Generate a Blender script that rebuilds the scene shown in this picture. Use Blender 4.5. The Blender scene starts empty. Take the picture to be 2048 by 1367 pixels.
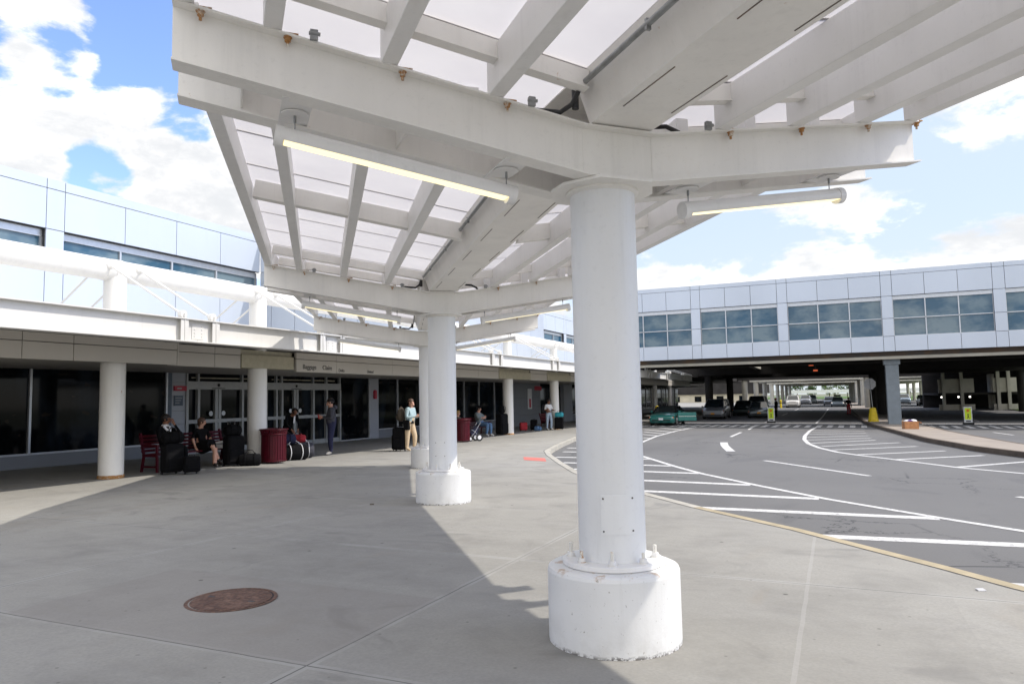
import bpy, math, random
from mathutils import Vector, Matrix
random.seed(7)
S = bpy.context.scene
COL = S.collection
R = math.radians

# ------------------------------------------------------------------ camera, sky, sun
cam_d = bpy.data.cameras.new('camera'); cam = bpy.data.objects.new('camera', cam_d); COL.objects.link(cam)
cam_d.sensor_width = 36; cam_d.lens = 36 * 1450 / 2048; cam_d.clip_start = .05; cam_d.clip_end = 3000
cam.matrix_world = (Matrix.Translation((0, 0, 1.63)) @ Matrix.Rotation(R(23.85), 4, 'Z') @
                    Matrix.Rotation(R(90) + math.atan(113.5 / 1450), 4, 'X') @ Matrix.Rotation(R(-1.13), 4, 'Z'))
S.camera = cam
SUN_AZ = math.atan2(.93, .365); SUN_EL = R(49)
sv = Vector((math.sin(SUN_AZ) * math.cos(SUN_EL), math.cos(SUN_AZ) * math.cos(SUN_EL), math.sin(SUN_EL)))
sl = bpy.data.lights.new('sun', 'SUN'); sl.energy = 2.85; sl.angle = R(.53); sl.color = (1, .94, .85)
so = bpy.data.objects.new('sun', sl); COL.objects.link(so); so.rotation_euler = sv.to_track_quat('Z', 'Y').to_euler(); so.location = (30, 10, 40)

W = bpy.data.worlds.new('World'); S.world = W; W.use_nodes = True
nt = W.node_tree; N = nt.nodes; L = nt.links; N.clear()
out = N.new('ShaderNodeOutputWorld'); bg = N.new('ShaderNodeBackground'); bg.inputs[1].default_value = .15
sky = N.new('ShaderNodeTexSky'); sky.sky_type = 'NISHITA'; sky.sun_disc = False
sky.sun_elevation = SUN_EL; sky.sun_rotation = SUN_AZ; sky.air_density = 1.0; sky.dust_density = .6; sky.ozone_density = 1.6
tc = N.new('ShaderNodeTexCoord')
sep = N.new('ShaderNodeSeparateXYZ'); L.new(tc.outputs['Generated'], sep.inputs[0])
def wm(op, a, b=None, c=None, clamp=False):
    n = N.new('ShaderNodeMath'); n.operation = op; n.use_clamp = clamp
    for i, v in enumerate((a, b, c)):
        if v is None: continue
        if isinstance(v, (int, float)): n.inputs[i].default_value = v
        else: L.new(v, n.inputs[i])
    return n.outputs[0]
dirv = N.new('ShaderNodeVectorMath'); dirv.operation = 'NORMALIZE'; L.new(tc.outputs['Generated'], dirv.inputs[0]); D = dirv.outputs[0]
def cloud(scale, off, detail=9, rough=.56, sc=(1, 1, 2.1)):
    mp = N.new('ShaderNodeMapping'); mp.inputs['Location'].default_value = off; mp.inputs['Scale'].default_value = sc; L.new(D, mp.inputs[0])
    n = N.new('ShaderNodeTexNoise'); n.inputs['Scale'].default_value = scale; n.inputs['Detail'].default_value = detail
    n.inputs['Roughness'].default_value = rough; n.inputs['Distortion'].default_value = .15; L.new(mp.outputs[0], n.inputs[0]); return n.outputs[0]
def lobe(v, deg, w, soft=.35):
    n = N.new('ShaderNodeVectorMath'); n.operation = 'DOT_PRODUCT'; L.new(D, n.inputs[0]); n.inputs[1].default_value = v
    m = N.new('ShaderNodeMapRange'); m.interpolation_type = 'SMOOTHSTEP'; L.new(n.outputs['Value'], m.inputs[0])
    m.inputs[1].default_value = math.cos(R(deg * 1.35)); m.inputs[2].default_value = math.cos(R(deg * soft)); m.inputs[3].default_value = 0; m.inputs[4].default_value = w; return m.outputs[0]
dens = wm('ADD', wm('MULTIPLY', cloud(5.5, (3.1, 1.2, 0), 10, .58), .8), wm('MULTIPLY', cloud(2.2, (7.3, 2.2, 0), 3, .5), .3))
# cumulus banks and clear gaps in view, plus unseen clouds added for ambient light
for v, dg, w in [((-0.768, 0.482, 0.422), 4, .13), ((.25, -.8, .5), 65, .12), ((.0, .1, .95), 30, .10), ((-0.773, 0.533, 0.343), 5.5, 0.16), ((-0.758, 0.497, 0.422), 3.5, 0.14), ((-0.73, 0.619, 0.291), 5, 0.1), ((-0.695, 0.672, 0.256), 5, 0.14), ((-0.817, 0.501, 0.287), 2.5, 0.08), ((-0.733, 0.593, 0.333), 3, 0.08), ((-0.122, 0.974, 0.189), 9, 0.15), ((0.132, 0.977, 0.169), 8, 0.13), ((0.165, 0.931, 0.327), 4, 0.12), ((0.027, 0.979, 0.2), 5, 0.08), ((-0.726, 0.558, 0.402), 4.5, -0.2), ((-0.795, 0.474, 0.38), 3, -0.16), ((-0.776, 0.568, 0.274), 2.4, -0.16), ((-0.682, 0.574, 0.453), 3, -0.14), ((0.002, 0.968, 0.251), 7, -0.18), ((-0.162, 0.955, 0.25), 4, -0.14), ((0.182, 0.951, 0.25), 4, -0.12), ((-0.7, 0.628, 0.339), 2.5, -0.14), ((-0.807, 0.523, 0.275), 2, -0.05)]:
    dens = wm('ADD', dens, lobe(v, dg, w))
mask = N.new('ShaderNodeMapRange'); mask.interpolation_type = 'SMOOTHSTEP'; L.new(dens, mask.inputs[0])
mask.inputs[1].default_value = .585; mask.inputs[2].default_value = .66
shade = N.new('ShaderNodeMapRange'); L.new(wm('ADD', cloud(7, (1.0, 4.0, 0), 8, .62), wm('MULTIPLY', wm('SUBTRACT', .74, dens), .35)), shade.inputs[0]); shade.inputs[1].default_value = .36; shade.inputs[2].default_value = .70
cr = N.new('ShaderNodeMix'); cr.data_type = 'RGBA'; L.new(wm('POWER', shade.outputs[0], 1.9), cr.inputs[0])
cr.inputs[6].default_value = (4.3, 4.4, 4.55, 1); cr.inputs[7].default_value = (9.6, 9.2, 8.7, 1)
veil = N.new('ShaderNodeMix'); veil.data_type = 'RGBA'; L.new(lobe((0.135, 0.959, 0.248), 42, .86, .25), veil.inputs[0]); sk = N.new('ShaderNodeMix'); sk.data_type = 'RGBA'; sk.blend_type = 'MULTIPLY'; sk.inputs[0].default_value = 1; L.new(sky.outputs[0], sk.inputs[6]); sk.inputs[7].default_value = (1.3, 1.33, 1.6, 1); L.new(sk.outputs[2], veil.inputs[6]); veil.inputs[7].default_value = (3.65, 4.2, 4.75, 1)
hz = N.new('ShaderNodeMix'); hz.data_type = 'RGBA'; L.new(wm('MULTIPLY', wm('SUBTRACT', 1, wm('MULTIPLY', sep.outputs[2], 4.5), None, True), .6), hz.inputs[0]); L.new(veil.outputs[2], hz.inputs[6]); hz.inputs[7].default_value = (4.2, 4.5, 4.75, 1)
mx = N.new('ShaderNodeMix'); mx.data_type = 'RGBA'; L.new(mask.outputs[0], mx.inputs[0]); L.new(hz.outputs[2], mx.inputs[6]); cb_ = N.new('ShaderNodeMix'); cb_.data_type = 'RGBA'; L.new(lobe((.28, -.55, .78), 72, 1, .35), cb_.inputs[0]); L.new(cr.outputs[2], cb_.inputs[6]); cb_.inputs[7].default_value = (9.6, 9.2, 8.6, 1); L.new(cb_.outputs[2], mx.inputs[7])  # unseen clouds behind and overhead, brightened to lift the ambient light
L.new(mx.outputs[2], bg.inputs[0]); L.new(bg.outputs[0], out.inputs[0])
S.view_settings.view_transform = 'Standard'; S.view_settings.look = 'None'; S.view_settings.exposure = 0.42; S.view_settings.gamma = 1
S.cycles.max_bounces = 8; S.cycles.diffuse_bounces = 4; S.cycles.transparent_max_bounces = 8

# ------------------------------------------------------------------ materials
class MT:
    def __init__(s, name):
        s.m = bpy.data.materials.new(name); s.m.use_nodes = True; s.n = s.m.node_tree.nodes; s.l = s.m.node_tree.links
        s.b = s.n['Principled BSDF']; s.o = s.n['Material Output']
    def math(s, op, a, b=None, clamp=False):
        n = s.n.new('ShaderNodeMath'); n.operation = op; n.use_clamp = clamp
        for i, v in enumerate((a, b)):
            if v is None: continue
            if isinstance(v, (int, float)): n.inputs[i].default_value = v
            else: s.l.new(v, n.inputs[i])
        return n.outputs[0]
    def pos(s):
        g = s.n.new('ShaderNodeNewGeometry'); return g.outputs['Position']
    def obj(s):
        return s.n.new('ShaderNodeTexCoord').outputs['Object']
    def noise(s, vec, scale, detail=4, rough=.5, stretch=None, dist=0):
        if stretch:
            mp = s.n.new('ShaderNodeMapping'); mp.inputs['Scale'].default_value = stretch; s.l.new(vec, mp.inputs[0]); vec = mp.outputs[0]
        n = s.n.new('ShaderNodeTexNoise'); n.inputs['Scale'].default_value = scale; n.inputs['Detail'].default_value = detail
        n.inputs['Roughness'].default_value = rough; n.inputs['Distortion'].default_value = dist; s.l.new(vec, n.inputs[0]); return n.outputs[0]
    def rng(s, v, a, b, c=0., d=1.):
        n = s.n.new('ShaderNodeMapRange'); s.l.new(v, n.inputs[0])
        for i, x in enumerate((a, b, c, d)): n.inputs[i + 1].default_value = x
        return n.outputs[0]
    def mix(s, f, a, b):
        n = s.n.new('ShaderNodeMix'); n.data_type = 'RGBA'
        if isinstance(f, (int, float)): n.inputs[0].default_value = f
        else: s.l.new(f, n.inputs[0])
        for i, v in ((6, a), (7, b)):
            if isinstance(v, tuple): n.inputs[i].default_value = (*v, 1) if len(v) == 3 else v
            else: s.l.new(v, n.inputs[i])
        return n.outputs[2]
    def bump(s, h, st=.2, dist=.01):
        n = s.n.new('ShaderNodeBump'); n.inputs['Strength'].default_value = st; n.inputs['Distance'].default_value = dist
        s.l.new(h, n.inputs['Height']); s.l.new(n.outputs[0], s.b.inputs['Normal'])
    def col(s, c): s.l.new(c, s.b.inputs['Base Color'])
    def rough(s, c): s.l.new(c, s.b.inputs['Roughness'])

def plain(name, c, rough=.5, metal=0, var=.12, vs=6., bump=0, spec=.5):
    t = MT(name); p = t.obj(); n = t.noise(p, vs, 5, .6)
    d = tuple(x * (1 - var) for x in c); u = tuple(min(1, x * (1 + var)) for x in c)
    t.col(t.mix(t.rng(n, .3, .7), d, u)); t.b.inputs['Roughness'].default_value = rough; t.b.inputs['Metallic'].default_value = metal
    t.b.inputs['Specular IOR Level'].default_value = spec
    if bump: t.bump(t.noise(p, vs * 8, 3), bump, .005)
    return t.m
def painted_steel(name, c=(.87, .85, .805), rust=.07, scale=2.2):
    """old white paint: dirt streaks, small rust specks and runs"""
    t = MT(name); p = t.obj()
    a = t.noise(p, scale, 6, .6, (1, 1, .35)); b = t.noise(p, 26, 3, .6)
    dirt = t.mix(t.rng(a, .35, .7), tuple(x * .91 for x in c), c)
    fine = t.mix(t.rng(b, .58, .75, 0, .35), dirt, tuple(x * .8 for x in c))
    stk = t.noise(p, 9, 5, .65, (1, 1, .05)); fine = t.mix(t.rng(stk, .54, .74, 0, .3), fine, tuple(x * .72 for x in c)); blot = t.noise(p, 3.1, 6, .7); fine = t.mix(t.rng(blot, .6, .72, 0, .18), fine, tuple(x * y for x, y in zip(c, (.86, .80, .70))))
    r = t.noise(p, 9, 6, .7, (1, 1, .5)); rm = t.rng(r, .73 - rust * .5, .78 - rust * .5)
    rc = t.mix(t.noise(p, 60, 2), (.30, .12, .035), (.5, .28, .1))
    t.col(t.mix(rm, fine, rc)); t.b.inputs['Roughness'].default_value = .42
    t.bump(t.noise(p, 40, 3), .12, .004); return t.m
def rusty(name, cov=.5):
    t = MT(name); p = t.obj(); r = t.noise(p, 22, 5, .65)
    rc = t.mix(t.noise(p, 70, 3), (.26, .10, .03), (.55, .30, .10))
    t.col(t.mix(t.rng(r, .5 - cov * .25, .58 - cov * .1), (.7, .68, .62), rc)); t.b.inputs['Roughness'].default_value = .8
    t.bump(t.noise(p, 120, 3), .3, .003); return t.m

M = {}
M['white'] = painted_steel('white_paint_old')
M['white_clean'] = painted_steel('white_paint_sound', (.83, .82, .80), 0.0, 1.2)
M['white_aged'] = painted_steel('white_paint_aged', (.74, .73, .70), 0.0, 1.0); M['column'] = painted_steel('white_paint_column', (.82, .825, .82), .0, 1.4)
M['rust'] = rusty('rusted_white_bolt', .42); M['boltpaint'] = painted_steel('painted_bolt_rusting', (.78, .76, .70), .32, 9); M['rust2'] = rusty('rusted_base_ring', 1.0)
# painted pedestal with chips
t = MT('pedestal_paint'); p = t.obj(); a = t.noise(p, 3, 5)
base = t.mix(t.rng(a, .3, .7), (.74, .74, .725), (.8, .8, .79)); ch = t.noise(p, 34, 4, .7)
sp = t.n.new('ShaderNodeSeparateXYZ'); t.l.new(p, sp.inputs[0])
base = t.mix(t.math('MULTIPLY', t.rng(t.noise(p, 4.5, 6, .7), .45, .7, 0, .55), t.rng(sp.outputs[2], .26, .0)), base, (.50, .48, .44)); base = t.mix(t.rng(t.noise(p, 7, 5, .65, (1, 1, .08)), .56, .74, 0, .25), base, (.55, .53, .50))
low = t.math('MULTIPLY', t.rng(ch, .46, .5), t.rng(t.math('ADD', sp.outputs[2], t.rng(t.noise(p, 9, 3), .3, .7, -.012, .012)), .03, .004), )
c = t.mix(t.rng(ch, .66, .70), base, (.40, .38, .35)); c = t.mix(low, c, (.2, .19, .18))
rs = t.math('MULTIPLY', t.rng(t.noise(p, 6, 5, .7), .54, .62), t.rng(sp.outputs[2], .47, .53)); c = t.mix(rs, c, (.42, .24, .09))
t.col(c); t.b.inputs['Roughness'].default_value = .5; t.bump(t.noise(p, 30, 5, .7), .25, .006); M['pedestal'] = t.m
M['galv'] = plain('galvanised_conduit', (.30, .31, .31), .45, .6, .2, 12)
M['black_rubber'] = plain('black_flex', (.02, .02, .022), .5)
# translucent roof sheet
t = MT('translucent_sheet'); t.n.remove(t.b); p = t.obj()
d = t.n.new('ShaderNodeBsdfDiffuse'); tr = t.n.new('ShaderNodeBsdfTranslucent'); ms = t.n.new('ShaderNodeMixShader'); ms.inputs[0].default_value = .48
cc = t.mix(t.rng(t.noise(p, .9, 5, .6), .3, .7), (.60, .58, .585), (.68, .66, .655)); t.l.new(cc, d.inputs[0]); t.l.new(cc, tr.inputs[0])
t.l.new(d.outputs[0], ms.inputs[1]); t.l.new(tr.outputs[0], ms.inputs[2]); t.l.new(ms.outputs[0], t.o.inputs[0]); M['sheet'] = t.m
# lamp tube
t = MT('lamp_diffuser'); t.b.inputs['Base Color'].default_value = (.9, .8, .55, 1); t.b.inputs['Emission Color'].default_value = (1, .86, .47, 1); t.b.inputs['Emission Strength'].default_value = 1.0; M['lamp'] = t.m
t = MT('red_indicator'); t.b.inputs['Base Color'].default_value = (.8, .1, .02, 1); t.b.inputs['Emission Color'].default_value = (1, .2, .08, 1); t.b.inputs['Emission Strength'].default_value = .35; M['redlamp'] = t.m
t = MT('white_lamp_head'); t.b.inputs['Emission Color'].default_value = (1, .95, .85, 1); t.b.inputs['Emission Strength'].default_value = 3.0; M['headlamp'] = t.m
# aluminium cladding
def clad(name, c, rough=.38, metal=.25):
    t = MT(name); p = t.pos(); a = t.noise(p, .35, 3, .5, (1, 1, .4)); b = t.noise(p, 1.6, 5, .65, (1, 1, .15))
    cc = t.mix(t.rng(a, .3, .7), tuple(x * .93 for x in c), c); cc = t.mix(t.rng(b, .55, .8, 0, .3), cc, tuple(x * .82 for x in c))
    t.col(cc); t.b.inputs['Roughness'].default_value = rough; t.b.inputs['Metallic'].default_value = metal; return t.m
M['clad'] = clad('aluminium_cladding', (.55, .605, .69)); M['clad_dark'] = clad('grey_wall_panel', (.22, .235, .26), .5, .1)
M['clad_grey'] = clad('pale_grey_wall_panel', (.40, .42, .46), .5, .1)
M['fascia'] = clad('warm_grey_fascia', (.50, .47, .42), .5, 0.0); M['soffit'] = plain('soffit_paint', (.42, .40, .36), .6)
M['olive'] = plain('olive_light_box', (.40, .37, .27), .5)
M['joint'] = plain('dark_joint_gasket', (.03, .03, .035), .8)  # near-black joint filler and panel backing
M['frame'] = plain('silver_mullion', (.55, .57, .6), .35, .5, .06); M['doorframe'] = plain('grey_door_frame', (.36, .37, .37), .45, .2, .08)
t = MT('dark_glass'); p = t.pos(); n = t.noise(p, .8, 4, .5, (1, 1, .45)); n2 = t.noise(p, 2.3, 2, .5, (1, 1, 1.6)); cc = t.mix(t.rng(n, .5, .62), (.004, .005, .006), (.012, .017, .024)); cc = t.mix(t.rng(n2, .66, .70, 0, .7), cc, (.03, .022, .018)); t.col(cc); t.b.inputs['Roughness'].default_value = .05; t.b.inputs['Specular IOR Level'].default_value = .10
M['dglass'] = t.m
t = MT('blue_glass'); p = t.pos(); n = t.noise(p, .5, 4, .55, (1, 1, 1.6)); t.col(t.mix(t.rng(n, .42, .6), (.025, .085, .145), (.14, .20, .235)))
t.b.inputs['Roughness'].default_value = .12; t.b.inputs['Specular IOR Level'].default_value = .6; M['bglass'] = t.m
t = MT('brown_girder'); p = t.pos(); t.col(t.mix(t.rng(t.noise(p, .8, 6, .7), .42, .66), (.10, .095, .09), (.17, .11, .07))); t.b.inputs['Roughness'].default_value = .7; M['girder'] = t.m
M['blue_steel'] = plain('blue_grey_steel', (.17, .20, .225), .55, 0, .12, 3)
M['concrete_dk'] = plain('stained_concrete', (.30, .28, .24), .85, 0, .22, .6, .2)
M['concrete_lt'] = plain('pale_concrete', (.46, .44, .38), .85, 0, .15, .8, .2)
M['shade_dark'] = plain('shade_darkened', (.045, .042, .04), .95, 0, .25, .5, 0, .1)  # shade under the structures put into a near-black base colour

# sidewalk
def lines(t, ax, pos_list, hw):
    o = None
    for q in pos_list:
        v = t.math('LESS_THAN', t.math('ABSOLUTE', t.math('SUBTRACT', ax, q)), hw)
        o = v if o is None else t.math('MAXIMUM', o, v)
    return o
t = MT('sidewalk_concrete'); p = t.pos(); sp = t.n.new('ShaderNodeSeparateXYZ')
wob = t.noise(p, 3, 3); wv = t.math('MULTIPLY', t.math('SUBTRACT', wob, .5), .018)
t.l.new(p, sp.inputs[0]); X = t.math('ADD', sp.outputs[0], wv); Y = t.math('ADD', sp.outputs[1], wv)
big = t.noise(p, .22, 5, .6); med = t.noise(p, 1.1, 6, .65, None, .4); fine = t.noise(p, 45, 3, .6); mot = t.noise(p, 5.5, 6, .7)
c = t.mix(t.rng(big, .32, .68), (.262, .253, .228), (.362, .35, .315)); c = t.mix(t.rng(med, .47, .72, 0, .6), c, (.185, .178, .162)); c = t.mix(t.rng(mot, .42, .66, 0, .32), c, (.36, .35, .32))
st1 = t.noise(p, .55, 6, .62, (1, 1.5, 1), 1.2); c = t.mix(t.rng(st1, .58, .66, 0, .5), c, (.165, .16, .15)); st2 = t.noise(p, .8, 5, .6, (1.3, .6, 1), .8); c = t.mix(t.rng(st2, .60, .70, 0, .35), c, (.30, .265, .215))
br = t.noise(p, 2.2, 5, .6, (.25, 1.6, 1)); c = t.mix(t.rng(br, .5, .75, 0, .3), c, (.39, .38, .355))
c = t.mix(t.rng(fine, .35, .7, 0, .35), c, (.2, .195, .18))
# slab tone: every slab a little different
sx = t.math('FLOOR', t.math('DIVIDE', t.math('ADD', X, 7.0), 3.9)); sy = t.math('FLOOR', t.math('DIVIDE', t.math('SUBTRACT', Y, 3.74), 3.3))
cb = t.n.new('ShaderNodeCombineXYZ'); t.l.new(sx, cb.inputs[0]); t.l.new(sy, cb.inputs[1]); wn = t.n.new('ShaderNodeTexWhiteNoise'); wn.noise_dimensions = '2D'; t.l.new(cb.outputs[0], wn.inputs['Vector'])
c = t.mix(t.math('MULTIPLY', wn.outputs[0], .14), c, (.185, .18, .165))
JX = [-30.4, -26.5, -22.6, -18.7, -14.8, -10.9, -7.0, -3.1, 4.6, 8.5]; JY = [.44] + [3.74 + 3.3 * k for k in range(15)] + [-2.86, -6.2]
jl = t.math('MAXIMUM', lines(t, X, JX, .045), lines(t, Y, JY, .045)); jd = t.math('MAXIMUM', lines(t, X, JX, .006), lines(t, Y, JY, .006))
c = t.mix(t.math('MULTIPLY', lines(t, X, [-.3], .016), .28), c, (.42, .41, .39))
c = t.mix(t.math('MULTIPLY', jl, t.rng(med, .32, .6, .55, .08)), c, (.40, .395, .375)); c = t.mix(t.math('MULTIPLY', jd, t.rng(big, .4, .55, .1, .85)), c, (.07, .068, .065))
# square of newer concrete round the manhole
sq = t.math('MULTIPLY', t.math('MULTIPLY', t.math('GREATER_THAN', X, -6.1), t.math('LESS_THAN', X, -3.1)), t.math('MULTIPLY', t.math('GREATER_THAN', Y, 3.74), t.math('LESS_THAN', Y, 5.4)))
c = t.mix(t.math('MULTIPLY', sq, .35), c, (.235, .215, .195))
spot = t.n.new('ShaderNodeTexVoronoi'); spot.inputs['Scale'].default_value = 1.7; t.l.new(p, spot.inputs[0])
c = t.mix(t.rng(spot.outputs[0], .045, .025, 0, .8), c, (.07, .065, .06)); spot2 = t.n.new('ShaderNodeTexVoronoi'); spot2.inputs['Scale'].default_value = 4.3; t.l.new(p, spot2.inputs[0]); c = t.mix(t.rng(spot2.outputs[0], .06, .035, 0, .65), c, (.12, .11, .10))
t.col(c); t.b.inputs['Roughness'].default_value = .9; t.bump(t.math('ADD', fine, t.math('MULTIPLY', jd, -2)), .25, .004); M['walk'] = t.m

t = MT('asphalt'); p = t.pos(); big = t.noise(p, .12, 5, .6); med = t.noise(p, .9, 6, .7, (1, .35, 1), .5); fine = t.noise(p, 60, 3, .6)
c = t.mix(t.rng(big, .3, .7), (.104, .102, .100), (.137, .135, .132)); c = t.mix(t.rng(med, .56, .74, 0, .5), c, (.065, .065, .068)); c = t.mix(t.rng(fine, .3, .75, 0, .45), c, (.17, .17, .17))
vo = t.n.new('ShaderNodeTexVoronoi'); vo.feature = 'DISTANCE_TO_EDGE'; vo.inputs['Scale'].default_value = .55
wp = t.noise(p, 1.4, 5, .7); va = t.n.new('ShaderNodeVectorMath'); va.operation = 'ADD'; t.l.new(p, va.inputs[0]); t.l.new(wp, va.inputs[1]); t.l.new(va.outputs[0], vo.inputs[0])
trk = t.noise(p, .5, 3, .5, (.9, .12, 1), .3); c = t.mix(t.rng(trk, .5, .68, 0, .4), c, (.08, .08, .082)); patch = t.noise(p, .35, 4, .55, (1, .5, 1), .6); c = t.mix(t.rng(patch, .6, .62, 0, .35), c, (.085, .085, .088)); cm = t.math('MULTIPLY', t.rng(vo.outputs[0], .016, .004), t.rng(t.noise(p, .16, 2), .50, .58))
c = t.mix(t.math('MULTIPLY', cm, .85), c, (.03, .03, .033)); t.col(c); t.b.inputs['Roughness'].default_value = .92; t.bump(fine, .35, .005); M['asphalt'] = t.m
t = MT('road_paint'); p = t.pos(); w1 = t.noise(p, 14, 5, .7); t.col(t.mix(t.rng(w1, .50, .68, 0, .8), (.58, .575, .56), (.2, .2, .2))); t.b.inputs['Roughness'].default_value = .8; M['paint'] = t.m
t = MT('worn_red_paint'); p = t.pos(); w1 = t.noise(p, 9, 5, .7); t.col(t.mix(t.rng(w1, .62, .75, 0, .6), (.55, .16, .13), (.40, .36, .33))); t.b.inputs['Roughness'].default_value = .85; M['redpaint'] = t.m
M['kerb_tan'] = plain('kerb_stone_tan', (.38, .32, .21), .85, 0, .25, 2.2, .3); M['kerb_grey'] = plain('kerb_stone_grey', (.40, .38, .33), .85, 0, .2, 2.5, .3)
M['kerb_dark'] = plain('kerb_stone_dirty', (.105, .08, .058), .9, 0, .3, 1.5, .3); M['cream'] = plain('cream_wall', (.62, .56, .42), .85, 0, .12, .5); M['island'] = plain('island_concrete', (.285, .245, .205), .9, 0, .14, .8, .2)
M['grass'] = plain('grass', (.07, .13, .02), .95, 0, .4, 1.5); M['earth'] = plain('distant_ground', (.16, .17, .11), .95, 0, .35, .03)
t = MT('manhole_iron'); p = t.obj(); ck = t.n.new('ShaderNodeTexVoronoi'); ck.inputs['Scale'].default_value = 26; t.l.new(p, ck.inputs[0])
t.col(t.mix(t.rng(ck.outputs[0], .35, .6, 0, .5), t.mix(t.rng(t.noise(p, 7, 6, .7), .35, .65), (.11, .055, .035), (.23, .135, .095)), (.05, .03, .022))); t.b.inputs['Roughness'].default_value = .75
t.b.inputs['Metallic'].default_value = .2; t.bump(ck.outputs[0], 1.0, .01); M['manhole'] = t.m
M['maroon'] = plain('maroon_enamel', (.075, .0025, .010), .45, 0, .15, 6, 0, .3); M['black'] = plain('black_fabric', (.006, .006, .007), .95, 0, .3, 30, .2, .15)
M['blackplastic'] = plain('black_plastic', (.015, .015, .017), .4); M['navy'] = plain('navy_cloth', (.012, .014, .045), .9, 0, .3, 20)
M['chrome'] = plain('bright_metal', (.6, .6, .6), .25, .9, .05); M['whitecloth'] = plain('white_cloth', (.75, .75, .76), .85, 0, .08, 20)
M['redcloth'] = plain('red_cloth', (.35, .02, .03), .85); M['orange'] = plain('orange_cloth', (.7, .22, .03), .8); M['teal'] = plain('teal_cloth', (.04, .35, .42), .8)
M['green'] = plain('green_tag', (.1, .5, .15), .7); M['beige'] = plain('beige_cloth', (.55, .42, .27), .9, 0, .12, 14); M['mint'] = plain('pale_aqua_shirt', (.36, .47, .49), .9, 0, .12, 14)
M['greyshirt'] = plain('grey_green_sweater', (.20, .235, .24), .95, 0, .15, 16); M['charcoal'] = plain('charcoal_jacket', (.045, .045, .055), .9, 0, .25, 14)
M['denim'] = plain('blue_denim', (.09, .17, .30), .95, 0, .35, 9); M['denim_lt'] = plain('light_denim', (.35, .43, .52), .95, 0, .25, 9); M['brownbag'] = plain('brown_grey_cloth', (.07, .055, .04), .9)
M['skin_l'] = plain('light_skin', (.55, .30, .21), .55, 0, .08); M['skin_m'] = plain('brown_skin', (.24, .11, .065), .55, 0, .08); M['skin_d'] = plain('dark_skin', (.11, .05, .03), .5, 0, .08)
M['hair_b'] = plain('dark_hair', (.018, .012, .01), .6, 0, .3, 30); M['hair_br'] = plain('brown_hair', (.07, .035, .02), .6, 0, .3, 30); M['hair_y'] = plain('blond_hair', (.50, .33, .13), .6, 0, .2, 30)
M['shoe_w'] = plain('pale_shoe', (.55, .53, .5), .6); M['shoe_b'] = plain('black_shoe', (.015, .013, .013), .35); M['paper'] = plain('newsprint', (.55, .55, .56), .9, 0, .2, 12)
M['yellow'] = plain('yellow_plastic', (.75, .55, .01), .5, 0, .1); M['fluoro'] = plain('fluorescent_yellow_sheet', (.62, .80, .02), .5, 0, .05); M['signwhite'] = plain('sign_white', (.66, .68, .70), .5)
M['signgrey'] = plain('bare_sign_back', (.42, .42, .42), .5, .3); M['ink'] = plain('black_lettering', (.012, .012, .012), .5); M['signred'] = plain('sign_red', (.45, .03, .06), .5); M['signblue'] = plain('sign_grey_blue', (.09, .12, .16), .5)
M['basket'] = plain('brown_cardboard', (.42, .20, .09), .85, 0, .2, 8); M['purple'] = plain('purple_cloth', (.10, .05, .22), .8)
M['tyre'] = plain('tyre_rubber', (.02, .02, .02), .85); M['rim'] = plain('alloy_rim', (.5, .5, .5), .3, .8, .05); M['undercar'] = plain('underbody_black', (.01, .01, .01), .8)
M['carglass'] = plain('car_glass', (.015, .022, .025), .05, 0, .1, 1, 0, .8); M['plate_y'] = plain('orange_plate', (.75, .32, .03), .5); M['plate_w'] = plain('white_plate', (.7, .72, .75), .5)
t = MT('headlamp_glass'); t.b.inputs['Base Color'].default_value = (.65, .67, .7, 1); t.b.inputs['Roughness'].default_value = .1; t.b.inputs['Metallic'].default_value = .4; M['hl'] = t.m
M['amber'] = plain('amber_lens', (.8, .22, .05), .2)
def carpaint(name, c, metal=.3):
    t = MT(name); t.b.inputs['Base Color'].default_value = (*c, 1); t.b.inputs['Metallic'].default_value = metal; t.b.inputs['Roughness'].default_value = .28
    t.b.inputs['Coat Weight'].default_value = .8; t.b.inputs['Coat Roughness'].default_value = .05; return t.m
M['p_teal'] = carpaint('teal_car_paint', (.01, .16, .145), .2); M['p_silver'] = carpaint('silver_car_paint', (.33, .34, .36), .6); M['p_grey'] = carpaint('grey_car_paint', (.13, .15, .155), .5)
M['p_black'] = carpaint('black_car_paint', (.012, .013, .016)); M['p_white'] = carpaint('white_car_paint', (.72, .70, .66), 0); M['p_blue'] = carpaint('pale_blue_car_paint', (.3, .36, .42), .4); M['p_dark'] = carpaint('dark_green_car_paint', (.02, .035, .03), .3)
M['leaf'] = plain('leaves', (.055, .10, .025), .9, 0, .5, 2); M['leaf2'] = plain('leaves_lighter', (.10, .15, .035), .9, 0, .4, 2); M['bark'] = plain('bark', (.12, .09, .06), .95)

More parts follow.
